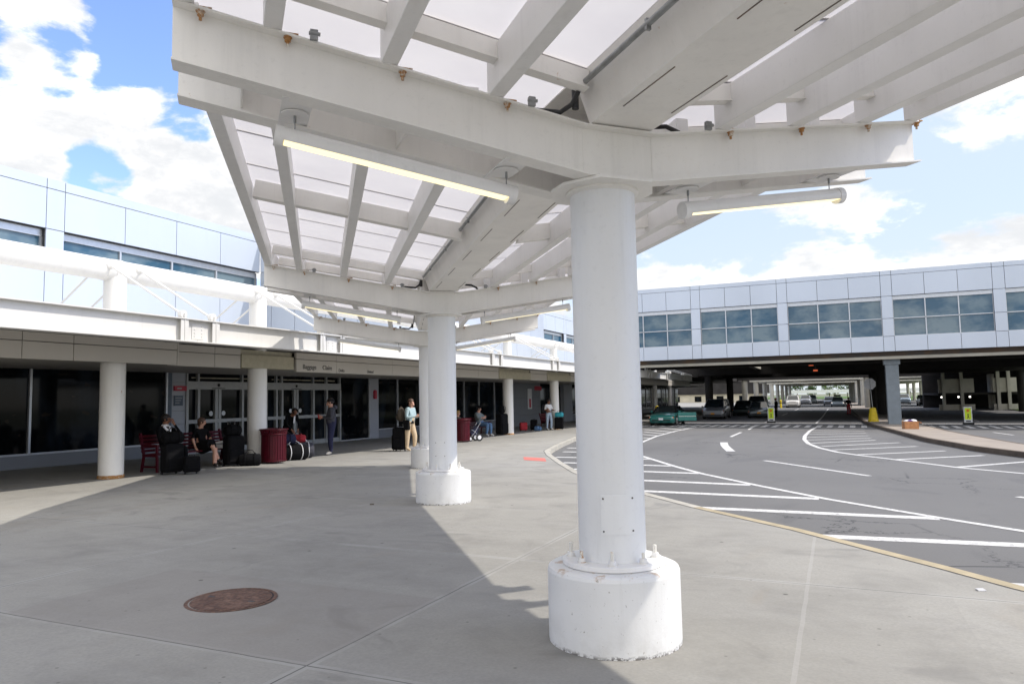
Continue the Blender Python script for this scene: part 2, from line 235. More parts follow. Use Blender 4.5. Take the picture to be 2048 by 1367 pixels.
# ------------------------------------------------------------------ mesh helper
def g(x, y): return -.008 * x - .008 * min(max(y, -30), 50)
def V(*a): return Vector(a)
class MB:
    def __init__(s): s.v = []; s.f = []; s.sm = []; s.mi = []; s.m = 0
    def add(s, vs, fs, smooth=False, mi=None):
        o = len(s.v); s.v += [tuple(q) for q in vs]
        for f in fs: s.f.append(tuple(i + o for i in f)); s.sm.append(smooth); s.mi.append(s.m if mi is None else mi)
        return s
    def box(s, x0, x1, y0, y1, z0, z1):
        return s.obox(V((x0 + x1) / 2, (y0 + y1) / 2, (z0 + z1) / 2), V((x1 - x0) / 2, 0, 0), V(0, (y1 - y0) / 2, 0), V(0, 0, (z1 - z0) / 2))
    def obox(s, c, a, b, d):
        c, a, b, d = V(*c), V(*a), V(*b), V(*d); vs = [c + i * a + j * b + k * d for i in (-1, 1) for j in (-1, 1) for k in (-1, 1)]
        fs = [(0, 1, 3, 2), (4, 6, 7, 5), (0, 4, 5, 1), (2, 3, 7, 6), (0, 2, 6, 4), (1, 5, 7, 3)]
        if a.cross(b).dot(d) < 0: fs = [f[::-1] for f in fs]
        return s.add(vs, fs)
    def bar(s, p0, p1, w, h, up=(0, 0, 1), w2=None, h2=None):
        """box bar from p0 to p1; w across, h along up; centred"""
        p0, p1, up = V(*p0), V(*p1), V(*up); d = (p1 - p0).normalized(); a = d.cross(up).normalized(); u = a.cross(d).normalized()
        w2 = w if w2 is None else w2; h2 = h if h2 is None else h2
        vs = [p0 + i * a * w / 2 + j * u * h / 2 for i in (-1, 1) for j in (-1, 1)] + [p1 + i * a * w2 / 2 + j * u * h2 / 2 for i in (-1, 1) for j in (-1, 1)]
        return s.add(vs, [(0, 2, 3, 1), (4, 5, 7, 6), (0, 1, 5, 4), (2, 6, 7, 3), (0, 4, 6, 2), (1, 3, 7, 5)])
    def hexa(s, vs):  # 8 verts: bottom 4 ccw, top 4
        return s.add(vs, [(0, 3, 2, 1), (4, 5, 6, 7), (0, 1, 5, 4), (1, 2, 6, 5), (2, 3, 7, 6), (3, 0, 4, 7)])
    def tube(s, pts, r, n=12, cap=True):
        pts = [V(*q) for q in pts]; k = len(pts); rs = r if isinstance(r, (list, tuple)) else [r] * k
        prev = None; rings = []
        for i, q in enumerate(pts):
            d = (pts[min(i + 1, k - 1)] - pts[max(i - 1, 0)]).normalized()
            if prev is None: a = d.cross(V(0, 0, 1)); a = a if a.length > .01 else V(1, 0, 0)
            else: a = prev - d * prev.dot(d)
            a.normalize(); prev = a; b = d.cross(a); rings.append([q + (a * math.cos(6.28318531 * j / n) + b * math.sin(6.28318531 * j / n)) * rs[i] for j in range(n)])
        vs = [x for rg in rings for x in rg]; fs = []
        for i in range(k - 1):
            for j in range(n): j2 = (j + 1) % n; fs.append((i * n + j, i * n + j2, (i + 1) * n + j2, (i + 1) * n + j))
        s.add(vs, fs, True)
        if cap: s.add(rings[0], [tuple(range(n))[::-1]]); s.add(rings[-1], [tuple(range(n))])
        return s
    def lathe(s, c, prof, n=32, cap=True):
        c = V(*c); o = [(c.x + r * math.cos(6.28318531 * j / n), c.y + r * math.sin(6.28318531 * j / n), c.z + z) for r, z in prof for j in range(n)]
        for i in range(len(prof) - 1):
            seg = [q for q in o[i * n:(i + 2) * n]]
            dr, dz = prof[i + 1][0] - prof[i][0], prof[i + 1][1] - prof[i][1]
            s.add(seg, [(j, (j + 1) % n, n + (j + 1) % n, n + j) for j in range(n)], abs(dz) > 1e-5)
        if cap: s.add(o[:n], [tuple(range(n))[::-1]]); s.add(o[-n:], [tuple(range(n))])
        return s
    def prism(s, poly, z0, z1, gz=None):
        n = len(poly); z0f = (lambda x, y: g(x, y) + z0) if gz else (lambda x, y: z0); z1f = (lambda x, y: g(x, y) + z1) if gz else (lambda x, y: z1)
        vs = [(x, y, z0f(x, y)) for x, y in poly] + [(x, y, z1f(x, y)) for x, y in poly]
        A = sum(poly[i][0] * poly[(i + 1) % n][1] - poly[(i + 1) % n][0] * poly[i][1] for i in range(n))
        top = tuple(range(n, 2 * n)); bot = tuple(range(n))[::-1]; sd = [(i, (i + 1) % n, n + (i + 1) % n, n + i) for i in range(n)]
        if A < 0: top = top[::-1]; bot = bot[::-1]; sd = [q[::-1] for q in sd]
        return s.add(vs, [top, bot] + sd)
    def ball(s, c, r, n=12, m=8, sq=(1, 1, 1)):
        c = V(*c); vs = []; fs = []
        for i in range(m + 1):
            th = math.pi * i / m
            for j in range(n):
                ph = 6.28318531 * j / n; vs.append(c + V(r * sq[0] * math.sin(th) * math.cos(ph), r * sq[1] * math.sin(th) * math.sin(ph), r * sq[2] * math.cos(th)))
        for i in range(m):
            for j in range(n): j2 = (j + 1) % n; fs.append((i * n + j, (i + 1) * n + j, (i + 1) * n + j2, i * n + j2))
        return s.add(vs, fs, True)
    def xf(s, mat): s.v = [tuple(mat @ V(*q)) for q in s.v]; return s
    def build(s, name, mat, parent=None, org=None, bevel=0, seg=2):
        me = bpy.data.meshes.new(name)
        o0 = V(0, 0, 0) if org is None else V(*org)
        if org is None and parent is not None and 'wpos' in parent: o0 = V(*parent['wpos'])
        me.from_pydata([tuple(V(*q) - o0) for q in s.v], [], s.f); me.validate(); me.update()
        mats = mat if isinstance(mat, (list, tuple)) else [mat]
        for m in mats: me.materials.append(M[m] if isinstance(m, str) else m)
        if len(me.polygons) == len(s.f):
            me.polygons.foreach_set('use_smooth', s.sm); me.polygons.foreach_set('material_index', s.mi)
        ob = bpy.data.objects.new(name, me); COL.objects.link(ob)
        if parent is not None: ob.parent = parent
        elif org is not None: ob.location = o0
        if bevel:
            b = ob.modifiers.new('bevel', 'BEVEL'); b.width = bevel; b.segments = seg; b.limit_method = 'ANGLE'; b.angle_limit = R(50)
        ob['wpos'] = tuple(o0)
        return ob
def tag(o, label=None, cat=None, group=None, kind=None):
    for k, v in (('label', label), ('category', cat), ('group', group), ('kind', kind)):
        if v: o[k] = v
    return o
def thing(name, label, cat, loc=(0, 0, 0), rz=0, group=None, local=False):
    o = bpy.data.objects.new(name, None); COL.objects.link(o); o.location = loc; o.rotation_euler = (0, 0, rz); o.empty_display_size = .3
    o['wpos'] = (0., 0., 0.) if local else tuple(float(q) for q in loc); return tag(o, label, cat, group)
def kids(o): return [c for c in bpy.data.objects if c.parent == o]
def copy_tree(o, loc, rz, label, group=None):
    r = o.copy(); COL.objects.link(r); r.location = loc; r.rotation_euler = (0, 0, rz); r['label'] = label
    if group: r['group'] = group
    for ch in kids(o):
        c = ch.copy(); COL.objects.link(c); c.parent = r
        for gg in kids(ch): d = gg.copy(); COL.objects.link(d); d.parent = c
    return r
def gp(x, y, dz=0): return (x, y, g(x, y) + dz)

# ------------------------------------------------------------------ ground, roads, markings
def grid_sheet(name, x0, x1, y0, y1, dz, mat, nx=2, extra=()):
    ys = sorted({y0, y1, *[q for q in (-30, 50, *extra) if y0 < q < y1]}); xs = [x0 + (x1 - x0) * i / nx for i in range(nx + 1)]; b = MB()
    vs = [(x, y, g(x, y) + dz) for y in ys for x in xs]; k = len(xs)
    b.add(vs, [(j * k + i, j * k + i + 1, (j + 1) * k + i + 1, (j + 1) * k + i) for j in range(len(ys) - 1) for i in range(k - 1)])
    return tag(b.build(name, mat), kind='structure')
# far ground: level beyond the sloping site so the horizon stays level
b = MB(); b.add([(-1500, -1500, -2.2), (1500, -1500, -2.2), (1500, 2500, -2.2), (-1500, 2500, -2.2)], [(0, 1, 2, 3)]); tag(b.build('ground', 'earth'), kind='structure')
grid_sheet('road', -40, 60, -60, 420, -.15, 'asphalt')
edge = [(12, -1), (7, 2.3), (3.6, 5.3), (1.41, 7.64), (.94, 8.25), (.37, 8.93), (-.48, 9.96), (-1.16, 10.64), (-1.95, 11.45), (-3.03, 12.72), (-4.45, 14.42), (-5.51, 16.1), (-6.79, 18.5), (-8.0, 20.9), (-8.75, 22.6), (-9.3, 24.66),
        (-9.9, 27.2), (-10.5, 30.0), (-11.2, 33.5), (-11.9, 38), (-12.35, 43), (-12.6, 50), (-12.7, 80), (-12.7, 230)]
def offset(pl, d):
    o = []
    for i, q in enumerate(pl):
        a = pl[max(i - 1, 0)]; c = pl[min(i + 1, len(pl) - 1)]; tx, ty = c[0] - a[0], c[1] - a[1]; l = math.hypot(tx, ty); o.append((q[0] - ty / l * d, q[1] + tx / l * d))
    return o
def strip(b, pl, w0, w1, zt, zb=None):
    """ribbon between offsets w0 and w1 of polyline, with optional sides"""
    A, B = offset(pl, w0), offset(pl, w1); n = len(pl)
    vs = [gp(*q, zt) for q in A] + [gp(*q, zt) for q in B]; fs = [(i, i + 1, n + i + 1, n + i) for i in range(n - 1)]
    if w1 < w0: fs = [f[::-1] for f in fs]
    b.add(vs, fs)
    if zb is not None:
        for P in (A, B):
            vs = [gp(*q, zb) for q in P] + [gp(*q, zt) for q in P]; fs = [(i, i + 1, n + i + 1, n + i) for i in range(n - 1)]
            if P is B: fs = [f[::-1] for f in fs]
            b.add(vs, fs)
    return b
def fixup(b):  # make all faces look up
    nf = []
    for f in b.f:
        p, q, r = V(*b.v[f[0]]), V(*b.v[f[1]]), V(*b.v[f[2]])
        nf.append(f if (q - p).cross(r - p).z > 0 else f[::-1])
    b.f = nf; return b
# sidewalk sheet: between kerb and terminal, in quads (x from -40 to kerb line)
ke = offset(edge, .15); b = MB(); n = len(ke)
left = [(-40, -60), (-40, -30)] + [(-40, q) for q in (-5, 0, 3, 5, 6, 7, 8, 9, 10, 11, 12.5, 14, 16, 18, 20, 22, 24, 26.5, 29, 33, 38, 43, 50, 80)]
pl = [(12 + .11 * 0, -60), (12, -30)] + ke
lf = [(-40, -60), (-40, -30)] + [(-40, min(max(q[1] - 0, -1), 230)) for q in ke]
vs = [gp(*q, 0) for q in lf] + [gp(*q, 0) for q in pl]; m = len(pl)
b.add(vs, [(i, m + i, m + i + 1, i + 1) for i in range(m - 1)]); tag(b.build('sidewalk', 'walk'), kind='structure')
b = strip(MB(), ke[:9], 0.0, -.15, 0.003, -.16); tag(b.build('kerb', 'kerb_tan'), kind='structure')
b = strip(MB(), ke[8:], 0.0, -.17, 0.003, -.16); tag(b.build('kerb', 'kerb_grey'), kind='structure')
b = strip(MB(), ke, .016, .0, .0036); tag(fixup(b).build('kerb_joint', 'joint'), kind='structure')
# traffic island
il = [(11, 12), (8, 17.2), (6.3, 21.8), (5.0, 25.72), (4.17, 28.41), (3.26, 33.9), (2.58, 43.3), (2.1, 50), (1.86, 54), (1.7, 60), (1.6, 75), (1.6, 228)]
ir = [(13, 15.5), (10, 20.5), (7.3, 25.5), (5.91, 30.33), (5.4, 36), (5.05, 41.2), (4.85, 50), (4.8, 54), (4.8, 60), (4.8, 75), (4.8, 228)]
b = MB(); pil = offset(il, -.16); pir = offset(ir, .16)
poly = pil + pir[::-1]
vs = [gp(*q, .02) for q in pil[:11]] + [gp(*pil[11], .02)] ; k = len(pil)
pr2 = pir[:3] + pir[3:] ; pr2 = [pir[0]] + pir; vs = [gp(*q, .02) for q in pil] + [gp(*q, .02) for q in pr2]
b.add(vs, [(i, k + i, k + i + 1, i + 1) for i in range(k - 1)]); tag(b.build('traffic_island', 'island'), kind='structure')
b = strip(MB(), il, 0, -.16, .022, -.16); strip(b, ir, .16, 0, .022, -.16); tag(b.build('island_kerb', 'kerb_dark'), kind='structure')
# markings
ZM = -.145
def stripe(b, pl, w, z=ZM):
    return strip(b, pl, w / 2, -w / 2, z) if False else strip(b, pl, -w / 2, w / 2, z)
b = MB(); lineA = [(-7.5, 29.6), (-7.35, 27.2), (-6.7, 25.0), (-5.6, 22.88), (-4.03, 19.84), (-3.03, 18.09), (-1.5, 15.92), (-.19, 14.21), (1.35, 12.57), (2.9, 11.05), (5, 9.2), (9, 6)]
stripe(b, lineA, .15); stripe(b, [(-7.5, 29.6), (-7.75, 31.74), (-8.21, 36.07), (-8.53, 42.82), (-8.43, 49)], .15)
tag(fixup(b).build('lane_marking', 'paint'), kind='structure')
b = MB()
for q in ([(-9.45, 26.44), (-6.95, 26.2)], [(-8.89, 24.4), (-6.45, 24.35)], [(-8.27, 22.0), (-5.15, 22.1)], [(-7.33, 20.1), (-4.15, 19.95)], [(-6.4, 18.3), (-3.1, 18.15)],
          [(-5.2, 16.25), (-1.7, 16.05)], [(-3.9, 14.3), (-.35, 14.24)], [(-2.3, 12.4), (1.32, 12.52)], [(-.45, 10.38), (3.1, 10.75)], [(1.35, 8.3), (5.4, 8.75)]): stripe(b, q, .28, ZM - .002)
for q in ([(-9.56, 48.64), (-8.54, 46.76)], [(-10.66, 47.72), (-8.4, 44.27)], [(-10.88, 44.52), (-8.3, 40.9)], [(-10.05, 41.1), (-8.25, 38.74)], [(-10.2, 38.9), (-8.3, 36.8)], [(-9.9, 35.7), (-8.0, 34.2)], [(-9.7, 33), (-7.9, 31.6)], [(-9.6, 30.4), (-7.7, 29.3)]): stripe(b, q, .22, ZM - .002)
tag(fixup(b).build('hatch_marking', 'paint'), kind='structure')
b = MB(); stripe(b, [(-1.2, 49.3), (-1.38, 44), (-1.42, 38.05), (-1.32, 34.67), (-1.05, 31.49), (-.61, 28.92), (-.02, 26.8), (.56, 25.57), (1.5, 24.01), (2.8, 21.71), (3.95, 20.47), (6, 18.2), (9, 15)], .17)
tag(fixup(b).build('lane_marking', 'paint'), kind='structure')
b = MB()
for q in ([(-1.3, 45.38), (1.5, 47.3)], [(-1.3, 42.68), (1.4, 44.4)], [(-1.3, 40.01), (1.4, 41.9)], [(-1.3, 36.71), (1.4, 38.95)], [(-1.3, 34.24), (1.4, 36.7)], [(-.95, 31.92), (1.5, 34.95)], [(-.54, 29.92), (2.3, 33.2)], [(-.16, 27.96), (2.7, 30.8)], [(.55, 25.73), (3.3, 28.4)], [(1.46, 23.95), (4.1, 26.5)], [(2.82, 21.88), (4.95, 24.5)]): stripe(b, q, .17, ZM - .002)
tag(fixup(b).build('hatch_marking', 'paint'), kind='structure')
b = MB()
for q, w in (([(-4.68, 36.38), (-4.78, 41.51)], .15), ([(-4.78, 45.32), (-4.95, 49.4)], .15), ([(-4.35, 31.6), (-4.05, 29.6), (-3.75, 28.0), (-3.38, 26.2)], .3), ([(-1.97, 22.53), (.64, 18.78)], .15), ([(2.9, 15.7), (5.3, 12.9)], .15), ([(-1.31, 56.2), (-1.1, 71), (-.9, 106)], .14),
             ([(-4.9, 58), (-4.85, 64)], .14), ([(-4.8, 76), (-4.75, 84)], .14), ([(-4.7, 96), (-4.6, 106)], .14), ([(8.6, 50.5), (8.8, 54)], .13), ([(9.3, 61), (9.6, 66)], .13), ([(7.6, 41), (7.3, 44)], .13)): stripe(b, q, w)
tag(fixup(b).build('lane_marking', 'paint'), kind='structure')
b = MB(); x = -12.3
while x < 1.7: stripe(b, [(x, 49.7), (x + .1, 53.2)], .32); x += .66
x = 5.3
while x < 20: stripe(b, [(x, 49.7), (x + .1, 53.2)], .32); x += .66
stripe(b, [(-12.3, 55.6), (1.7, 55.6)], .5); stripe(b, [(5, 55.6), (24, 55.6)], .5)
tag(fixup(b).build('crosswalk_marking', 'paint'), kind='structure')
b = MB(); fixup(b.add([gp(-8.51, 19.91, .004), gp(-7.74, 19.69, .004), gp(-7.27, 18.61, .004), gp(-8.04, 18.87, .004)], [(0, 1, 2, 3)])); tag(b.build('red_kerb_marking', 'redpaint'), kind='structure')
grid_sheet('grass', 17.6, 70, 78, 300, -.05, 'grass'); grid_sheet('grass', -60, 60, 262, 420, -.05, 'grass')

# manhole
o = thing('manhole_cover', 'round rusty brown iron manhole cover set in the shaded concrete pavement', 'manhole cover', gp(-4.70, 4.72, 0))
b = MB(); b.lathe(gp(-4.70, 4.72), [(.325, .002), (.325, .007), (.30, .009)], 48); b.build('cover', 'manhole', o)
b = MB(); b.lathe(gp(-4.70, 4.72), [(.368, .001), (.368, .006), (.338, .006), (.338, .001)], 48, False); b.build('ring', 'manhole', o)
b = MB(); b.lathe(gp(-4.70, 4.72), [(.338, .0005), (.338, .0015)], 48); b.build('gap', 'joint', o)
for dx in (-.22, .22):
    b = MB(); b.box(-4.7 + dx - .03, -4.7 + dx + .03, 4.7, 4.73, g(-4.7, 4.7) + .009, g(-4.7, 4.7) + .0105); b.build('lift_slot', 'ink', o)
exec_after = []

# ------------------------------------------------------------------ walkway canopy (butterfly roof on single columns)
FR = [dict(c=V(3.68, -.12, 0), az=45.5, zh=3.16), dict(c=V(-1.47, 4.99, 0), az=45, zh=3.12), dict(c=V(-5.99, 10.63, 0), az=37, zh=3.06), dict(c=V(-9.47, 16.08, 0), az=29.8, zh=3.03)]
for f in FR:
    a = R(f['az']); f['a'] = V(-math.sin(a), math.cos(a), 0); f['p'] = V(math.cos(a), math.sin(a), 0); f['g'] = g(f['c'].x, f['c'].y)
SL = .4 / 2.53
def zrel(s): return max(0, abs(s) - .27) * SL
def P(f, s, o, z): q = f['c'] + f['p'] * s + f['a'] * o; return V(q.x, q.y, f['zh'] + z)
HB = .35; SE = 2.82
can = thing('walkway_canopy', 'long white steel canopy with translucent butterfly roof standing on thick round columns over the pavement', 'canopy', gp(-5.99, 10.63))
for fi, f in enumerate(FR):
    cx, cy = f['c'].x, f['c'].y; g0 = f['g']; zt = f['zh'] - .03
    # concrete pedestal, painted white
    b = MB(); b.lathe((0, 0, 0), [(.452, -.03), (.455, .02), (.455, .475), (.447, .497), (.425, .507), (.28, .512)], 64)
    ped = b.build('pedestal', 'pedestal', can); ped.location = V(cx, cy, g0) - V(*can['wpos']); ped['wpos'] = (cx, cy, g0)
    ped.data.transform(Matrix.Translation(V(*can['wpos'])))
    me = ped.data
    # shaft
    b = MB(); b.lathe((cx, cy, 0), [(.232, g0 + .545), (.232, zt - .02)], 56, False); shaft = b.build('column', 'column', can)
    b = MB(); b.lathe((cx, cy, 0), [(.34, g0 + .512), (.348, g0 + .518), (.348, g0 + .542), (.34, g0 + .548), (.232, g0 + .549)], 56); b.build('base_flange', 'white_clean', shaft, org=(0, 0, 0)).location = -V(*can['wpos'])
    for k in range(8):
        a = 6.2832 * (k + .35) / 8 + R(f['az']); x, y = cx + .29 * math.cos(a), cy + .29 * math.sin(a); z0 = g0 + .548
        b = MB(); b.lathe((x, y, 0), [(.034, z0), (.034, z0 + .006)], 16); b.lathe((x, y, 0), [(.026, z0 + .006), (.026, z0 + .034)], 6); b.m = 1; hh = .07 + .03 * ((k * 7 + fi * 3) % 5) / 5
        b.lathe((x, y, 0), [(.0125, z0 + .03), (.0125, z0 + hh), (.010, z0 + hh + .004)], 12); b.lathe((x, y, 0), [(.03, z0 + .0065), (.03, z0 + .009)], 16, True)
        b.build('anchor_bolt', ['white_clean', 'boltpaint'], shaft, org=(0, 0, 0)).location = -V(*can['wpos'])
    # access plate, curved with the shaft
    ca = {0: -90, 1: -62, 2: -72, 3: -80}[fi]; n = 25; da = .50 if fi != 2 else .38; b = MB(); zz0, zz1 = g0 + .74, g0 + 1.0
    vs = []
    for r_ in (.2325, .2385):
        for zz in (zz0, zz1):
            for j in range(n): a = R(ca) - da + 2 * da * j / (n - 1); vs.append((cx + r_ * math.cos(a), cy + r_ * math.sin(a), zz))
    o2 = 2 * n; fs = [(o2 + j, o2 + j + 1, o2 + n + j + 1, o2 + n + j) for j in range(n - 1)] + [(j, o2 + j, o2 + n + j, n + j) for j in (0, n - 1)] + [(j, j + 1, o2 + j + 1, o2 + j) for j in range(n - 1)] + [(n + j, n + j + 1, o2 + n + j + 1, o2 + n + j) for j in range(n - 1)]
    b.add(vs, fs, False); b.m = 1
    for da_ in (-da + .07, da - .07):
        for zz in (zz0 + .022, zz1 - .022): a = R(ca) + da_; q = V(cx + .2395 * math.cos(a), cy + .2395 * math.sin(a), zz); b.tube([q, q + V(math.cos(a), math.sin(a), 0) * .003], .0065, 8)
    b.m = 2
    b.build('access_plate', ['column', 'girder', 'joint'], shaft, org=(0, 0, 0)).location = -V(*can['wpos'])
    # cap plate (elongated hexagon) and collar
    b = MB(); hx = [(-.36, -.1), (-.2, -.36), (.2, -.36), (.36, -.1), (.36, .1), (.2, .36), (-.2, .36), (-.36, .1)]
    pts = [f['c'] + f['p'] * u + f['a'] * v for u, v in hx]; b.prism([(q.x, q.y) for q in pts], f['zh'] - .022, f['zh'] - .002); b.lathe((cx, cy, 0), [(.232, zt - .02), (.262, zt - .008), (.262, zt + .008)], 56, False)
    b.build('cap_plate', 'white', can)
    b = MB(); q = [P(f, -.36, -.36, HB + .30), P(f, .36, -.36, HB + .30), P(f, .36, .36, HB + .30), P(f, -.36, .36, HB + .30)]; b.hexa([x - V(0, 0, .01) for x in q] + q); b.build('hub_cover', 'white', can)
    # twin crossbeams, bent up at the hub
    for o in (-.25, .25):
        b = MB(); ss = [-SE, -.27, .27, SE]
        for i in range(3):
            s0, s1 = ss[i], ss[i + 1]; z0, z1 = zrel(s0), zrel(s1)
            for (w, za, zb_) in ((.011, .012, HB - .012), (.15, 0, .013), (.15, HB - .013, HB)):
                vs = [P(f, s0, o - w / 2, z0 + za), P(f, s1, o - w / 2, z1 + za), P(f, s1, o + w / 2, z1 + za), P(f, s0, o + w / 2, z0 + za),
                      P(f, s0, o - w / 2, z0 + zb_), P(f, s1, o - w / 2, z1 + zb_), P(f, s1, o + w / 2, z1 + zb_), P(f, s0, o + w / 2, z0 + zb_)]
                b.hexa(vs)
        for s in (-.27, .27):  # welded splice line
            for sd in (-1, 1): b.bar(P(f, s, o + sd * .007, .014), P(f, s, o + sd * .007, HB - .014), .012, .004, f['a'])
        bm_ = b.build('crossbeam', 'white', can)
    for s in (-2.45, -1.45, -.62, .62, 1.45, 2.45):     # stiffener plates between the twin beams
        b = MB(); z = zrel(s); b.hexa([P(f, s - .006, -.243, z + .05), P(f, s + .006, -.243, z + .05), P(f, s + .006, .243, z + .05), P(f, s - .006, .243, z + .05), P(f, s - .006, -.243, z + HB - .02), P(f, s + .006, -.243, z + HB - .02), P(f, s + .006, .243, z + HB - .02), P(f, s - .006, .243, z + HB - .02)])
        b.build('stiffener', 'white', can)
PS = [-2.76, -2.29, -1.61, -.92, .84, 1.51, 2.2, 2.74]
PW, PH = .105, .275
def lerp(f0, f1, s, t, z, o0=0, o1=0):
    return P(f0, s, o0, zrel(s) + HB + z).lerp(P(f1, s, o1, zrel(s) + HB + z), t)
for i in range(3):
    f0, f1 = FR[i], FR[i + 1]; ax = (f1['c'] - f0['c']).normalized()
    oa, ob_ = .18, -.29
    for s in PS:
        A = P(f0, s, oa, zrel(s) + HB - .002 + PH / 2); B = P(f1, s, ob_, zrel(s) + HB - .002 + PH / 2)
        b = MB(); b.bar(A, B, PW, PH)
        # corner lip of the box section
        pr = b.build('purlin', 'white_clean', can, bevel=.006)
        for (ff, o) in ((f0, .25), (f1, -.25)):
            q = P(ff, s + .085, o, zrel(s + .085) + HB - .013); dd = ff['a'] * (-.045 if o < 0 else .045)
            b = MB(); q2 = q + dd; b.lathe((q2.x, q2.y, 0), [(.026, q2.z - .006), (.026, q2.z)], 14); b.lathe((q2.x, q2.y, 0), [(.019, q2.z - .03), (.019, q2.z - .006)], 6); b.lathe((q2.x, q2.y, 0), [(.009, q2.z - .055), (.009, q2.z - .03)], 8)
            b.bar(P(ff, s + .085, o - .06, zrel(s + .085) + HB + .006), P(ff, s + .085, o + .06, zrel(s + .085) + HB + .006), .12, .008)
            b.build('clamp_bolt', 'rust', pr, org=(0, 0, 0)).location = -V(*can['wpos'])
    # gutter trough
    b = MB(); bw, tw, gh = .235, .34, .30
    def gp3(f, o, s, z): return P(f, s, o, HB + .01 + z)
    for (s0, z0, s1, z1) in ((-bw, 0, bw, 0), (bw, 0, tw, gh), (-tw, gh, -bw, 0)):
        q = [gp3(f0, oa, s0, z0), gp3(f1, ob_, s0, z0), gp3(f1, ob_, s1, z1), gp3(f0, oa, s1, z1)]; nrm = (q[1] - q[0]).cross(q[3] - q[0]).normalized() * .005
        if nrm.z < 0: nrm = -nrm
        b.hexa(q + [x + nrm for x in q])
    for (ff, o) in ((f0, oa), (f1, ob_)):
        q = [gp3(ff, o, -bw, 0), gp3(ff, o, bw, 0), gp3(ff, o, tw, gh), gp3(ff, o, -tw, gh)]; b.add(q, [(0, 1, 2, 3)])
    gt = b.build('gutter', 'white', can)
    for k in range(6):   # seams in the gutter underside
        t0 = .04 + k * .165; t1 = t0 + .085
        for s in (-.17, .19):
            b = MB(); A = gp3(f0, oa, s, -.002).lerp(gp3(f1, ob_, s, -.002), t0); B = gp3(f0, oa, s, -.002).lerp(gp3(f1, ob_, s, -.002), t1); b.bar(A, B, .006, .003)
            b.build('seam', 'girder', gt, org=(0, 0, 0)).location = -V(*can['wpos'])
    # cross channels near each frame and the deep one at mid bay
    ln = (f1['c'] - f0['c']).length
    for t, h, w in ((.42 / ln, .12, .06), (.5, .19, .09), (1 - .46 / ln, .12, .06)):
        for sg in (-1, 1):
            s0, s1 = .345 * sg, 2.69 * sg
            A = lerp(f0, f1, s0, t, PH - h / 2 - .003); B = lerp(f0, f1, s1, t, PH - h / 2 - .003)
            b = MB(); b.bar(A, B, w, h); b.bar(A - V(0, 0, h / 2 + .003), B - V(0, 0, h / 2 + .003), w + .03, .006); b.build('cross_channel', 'white', can)
    # translucent sheets with ribs above
    for sg in (-1, 1):
        nn = 9; vs = []
        for zz in (0.008, .020):
            for j in range(nn):
                t = j / (nn - 1); sag = -.004 * math.sin(math.pi * (t * 8 % 1))
                for s in (.30 * sg, 1.5 * sg, 2.84 * sg): vs.append(lerp(f0, f1, s, t, PH + zz + sag))
        fs = []; half = nn * 3
        for j in range(nn - 1):
            for k in range(2): q = j * 3 + k; fs.append((q, q + 1, q + 4, q + 3)); fs.append((half + q, half + q + 3, half + q + 4, half + q + 1))
        b = MB(); b.add(vs[half:], [(j * 3 + k, j * 3 + k + 1, j * 3 + k + 4, j * 3 + k + 3) for j in range(nn - 1) for k in range(2)]); sh = b.build('roof_sheet', 'sheet', can)
        b = MB(); m = 8
        for j in range(m):
            t = (j + .5) / m; A = lerp(f0, f1, .31 * sg, t, PH + .037); B = lerp(f0, f1, 2.84 * sg, t, PH + .037); b.bar(A, B, .028, .03)
        b.build('rib', 'white_clean', sh, org=(0, 0, 0)).location = -V(*can['wpos'])
        A, B = lerp(f0, f1, 2.84 * sg, 0, PH - .01), lerp(f0, f1, 2.84 * sg, 1, PH - .01); b = MB(); b.bar(A, B, .012, .10); b.build('edge_trim', 'white_clean', can)
    # conduit beside the gutter
    b = MB(); A, B = lerp(f0, f1, -.365, .05, .19), lerp(f0, f1, -.365, .955, .19); b.tube([A, B], .019, 10)
    for t in (.2, .42, .65, .86): q = A.lerp(B, t); b.bar(q + V(0, 0, .03), q - V(0, 0, .035), .02, .03, f1['p'])
    b.build('conduit', 'galv', can)
for fi in (1, 2, 3):
    f = FR[fi]; z0 = HB
    b = MB(); b.tube([P(f, -.38, -.42, z0 + .17), P(f, -.40, -.36, z0 + .10), P(f, -.46, -.30, z0 + .06), P(f, -.62, -.25, z0 + .075), P(f, -.78, -.2, z0 + .045), P(f, -.83, -.17, z0 + .005)], .017, 10); b.tube([P(f, -.375, -.36, z0 + .07), P(f, -.375, -.36, z0 + .2)], .024, 10)
    b.build('flexible_conduit', 'black_rubber', can)
    b = MB(); b.tube([P(f, .40, .0, z0 + .17), P(f, .5, -.1, z0 + .15), P(f, .58, -.14, z0 + .10), P(f, .63, -.17, z0 + .01)], .017, 10); b.build('flexible_conduit', 'black_rubber', can)
    for s in (-2.06, -.68, .7):
        b = MB(); b.bar(P(f, s, -.335, zrel(s) + z0 - .005), P(f, s, -.335, zrel(s) + z0 + .055), .045, .03, f['a']); b.tube([P(f, s - .03, -.345, zrel(s) + z0 + .03), P(f, s + .035, -.345, zrel(s) + z0 + .03)], .012, 8); b.build('pipe_clip', 'galv', can)

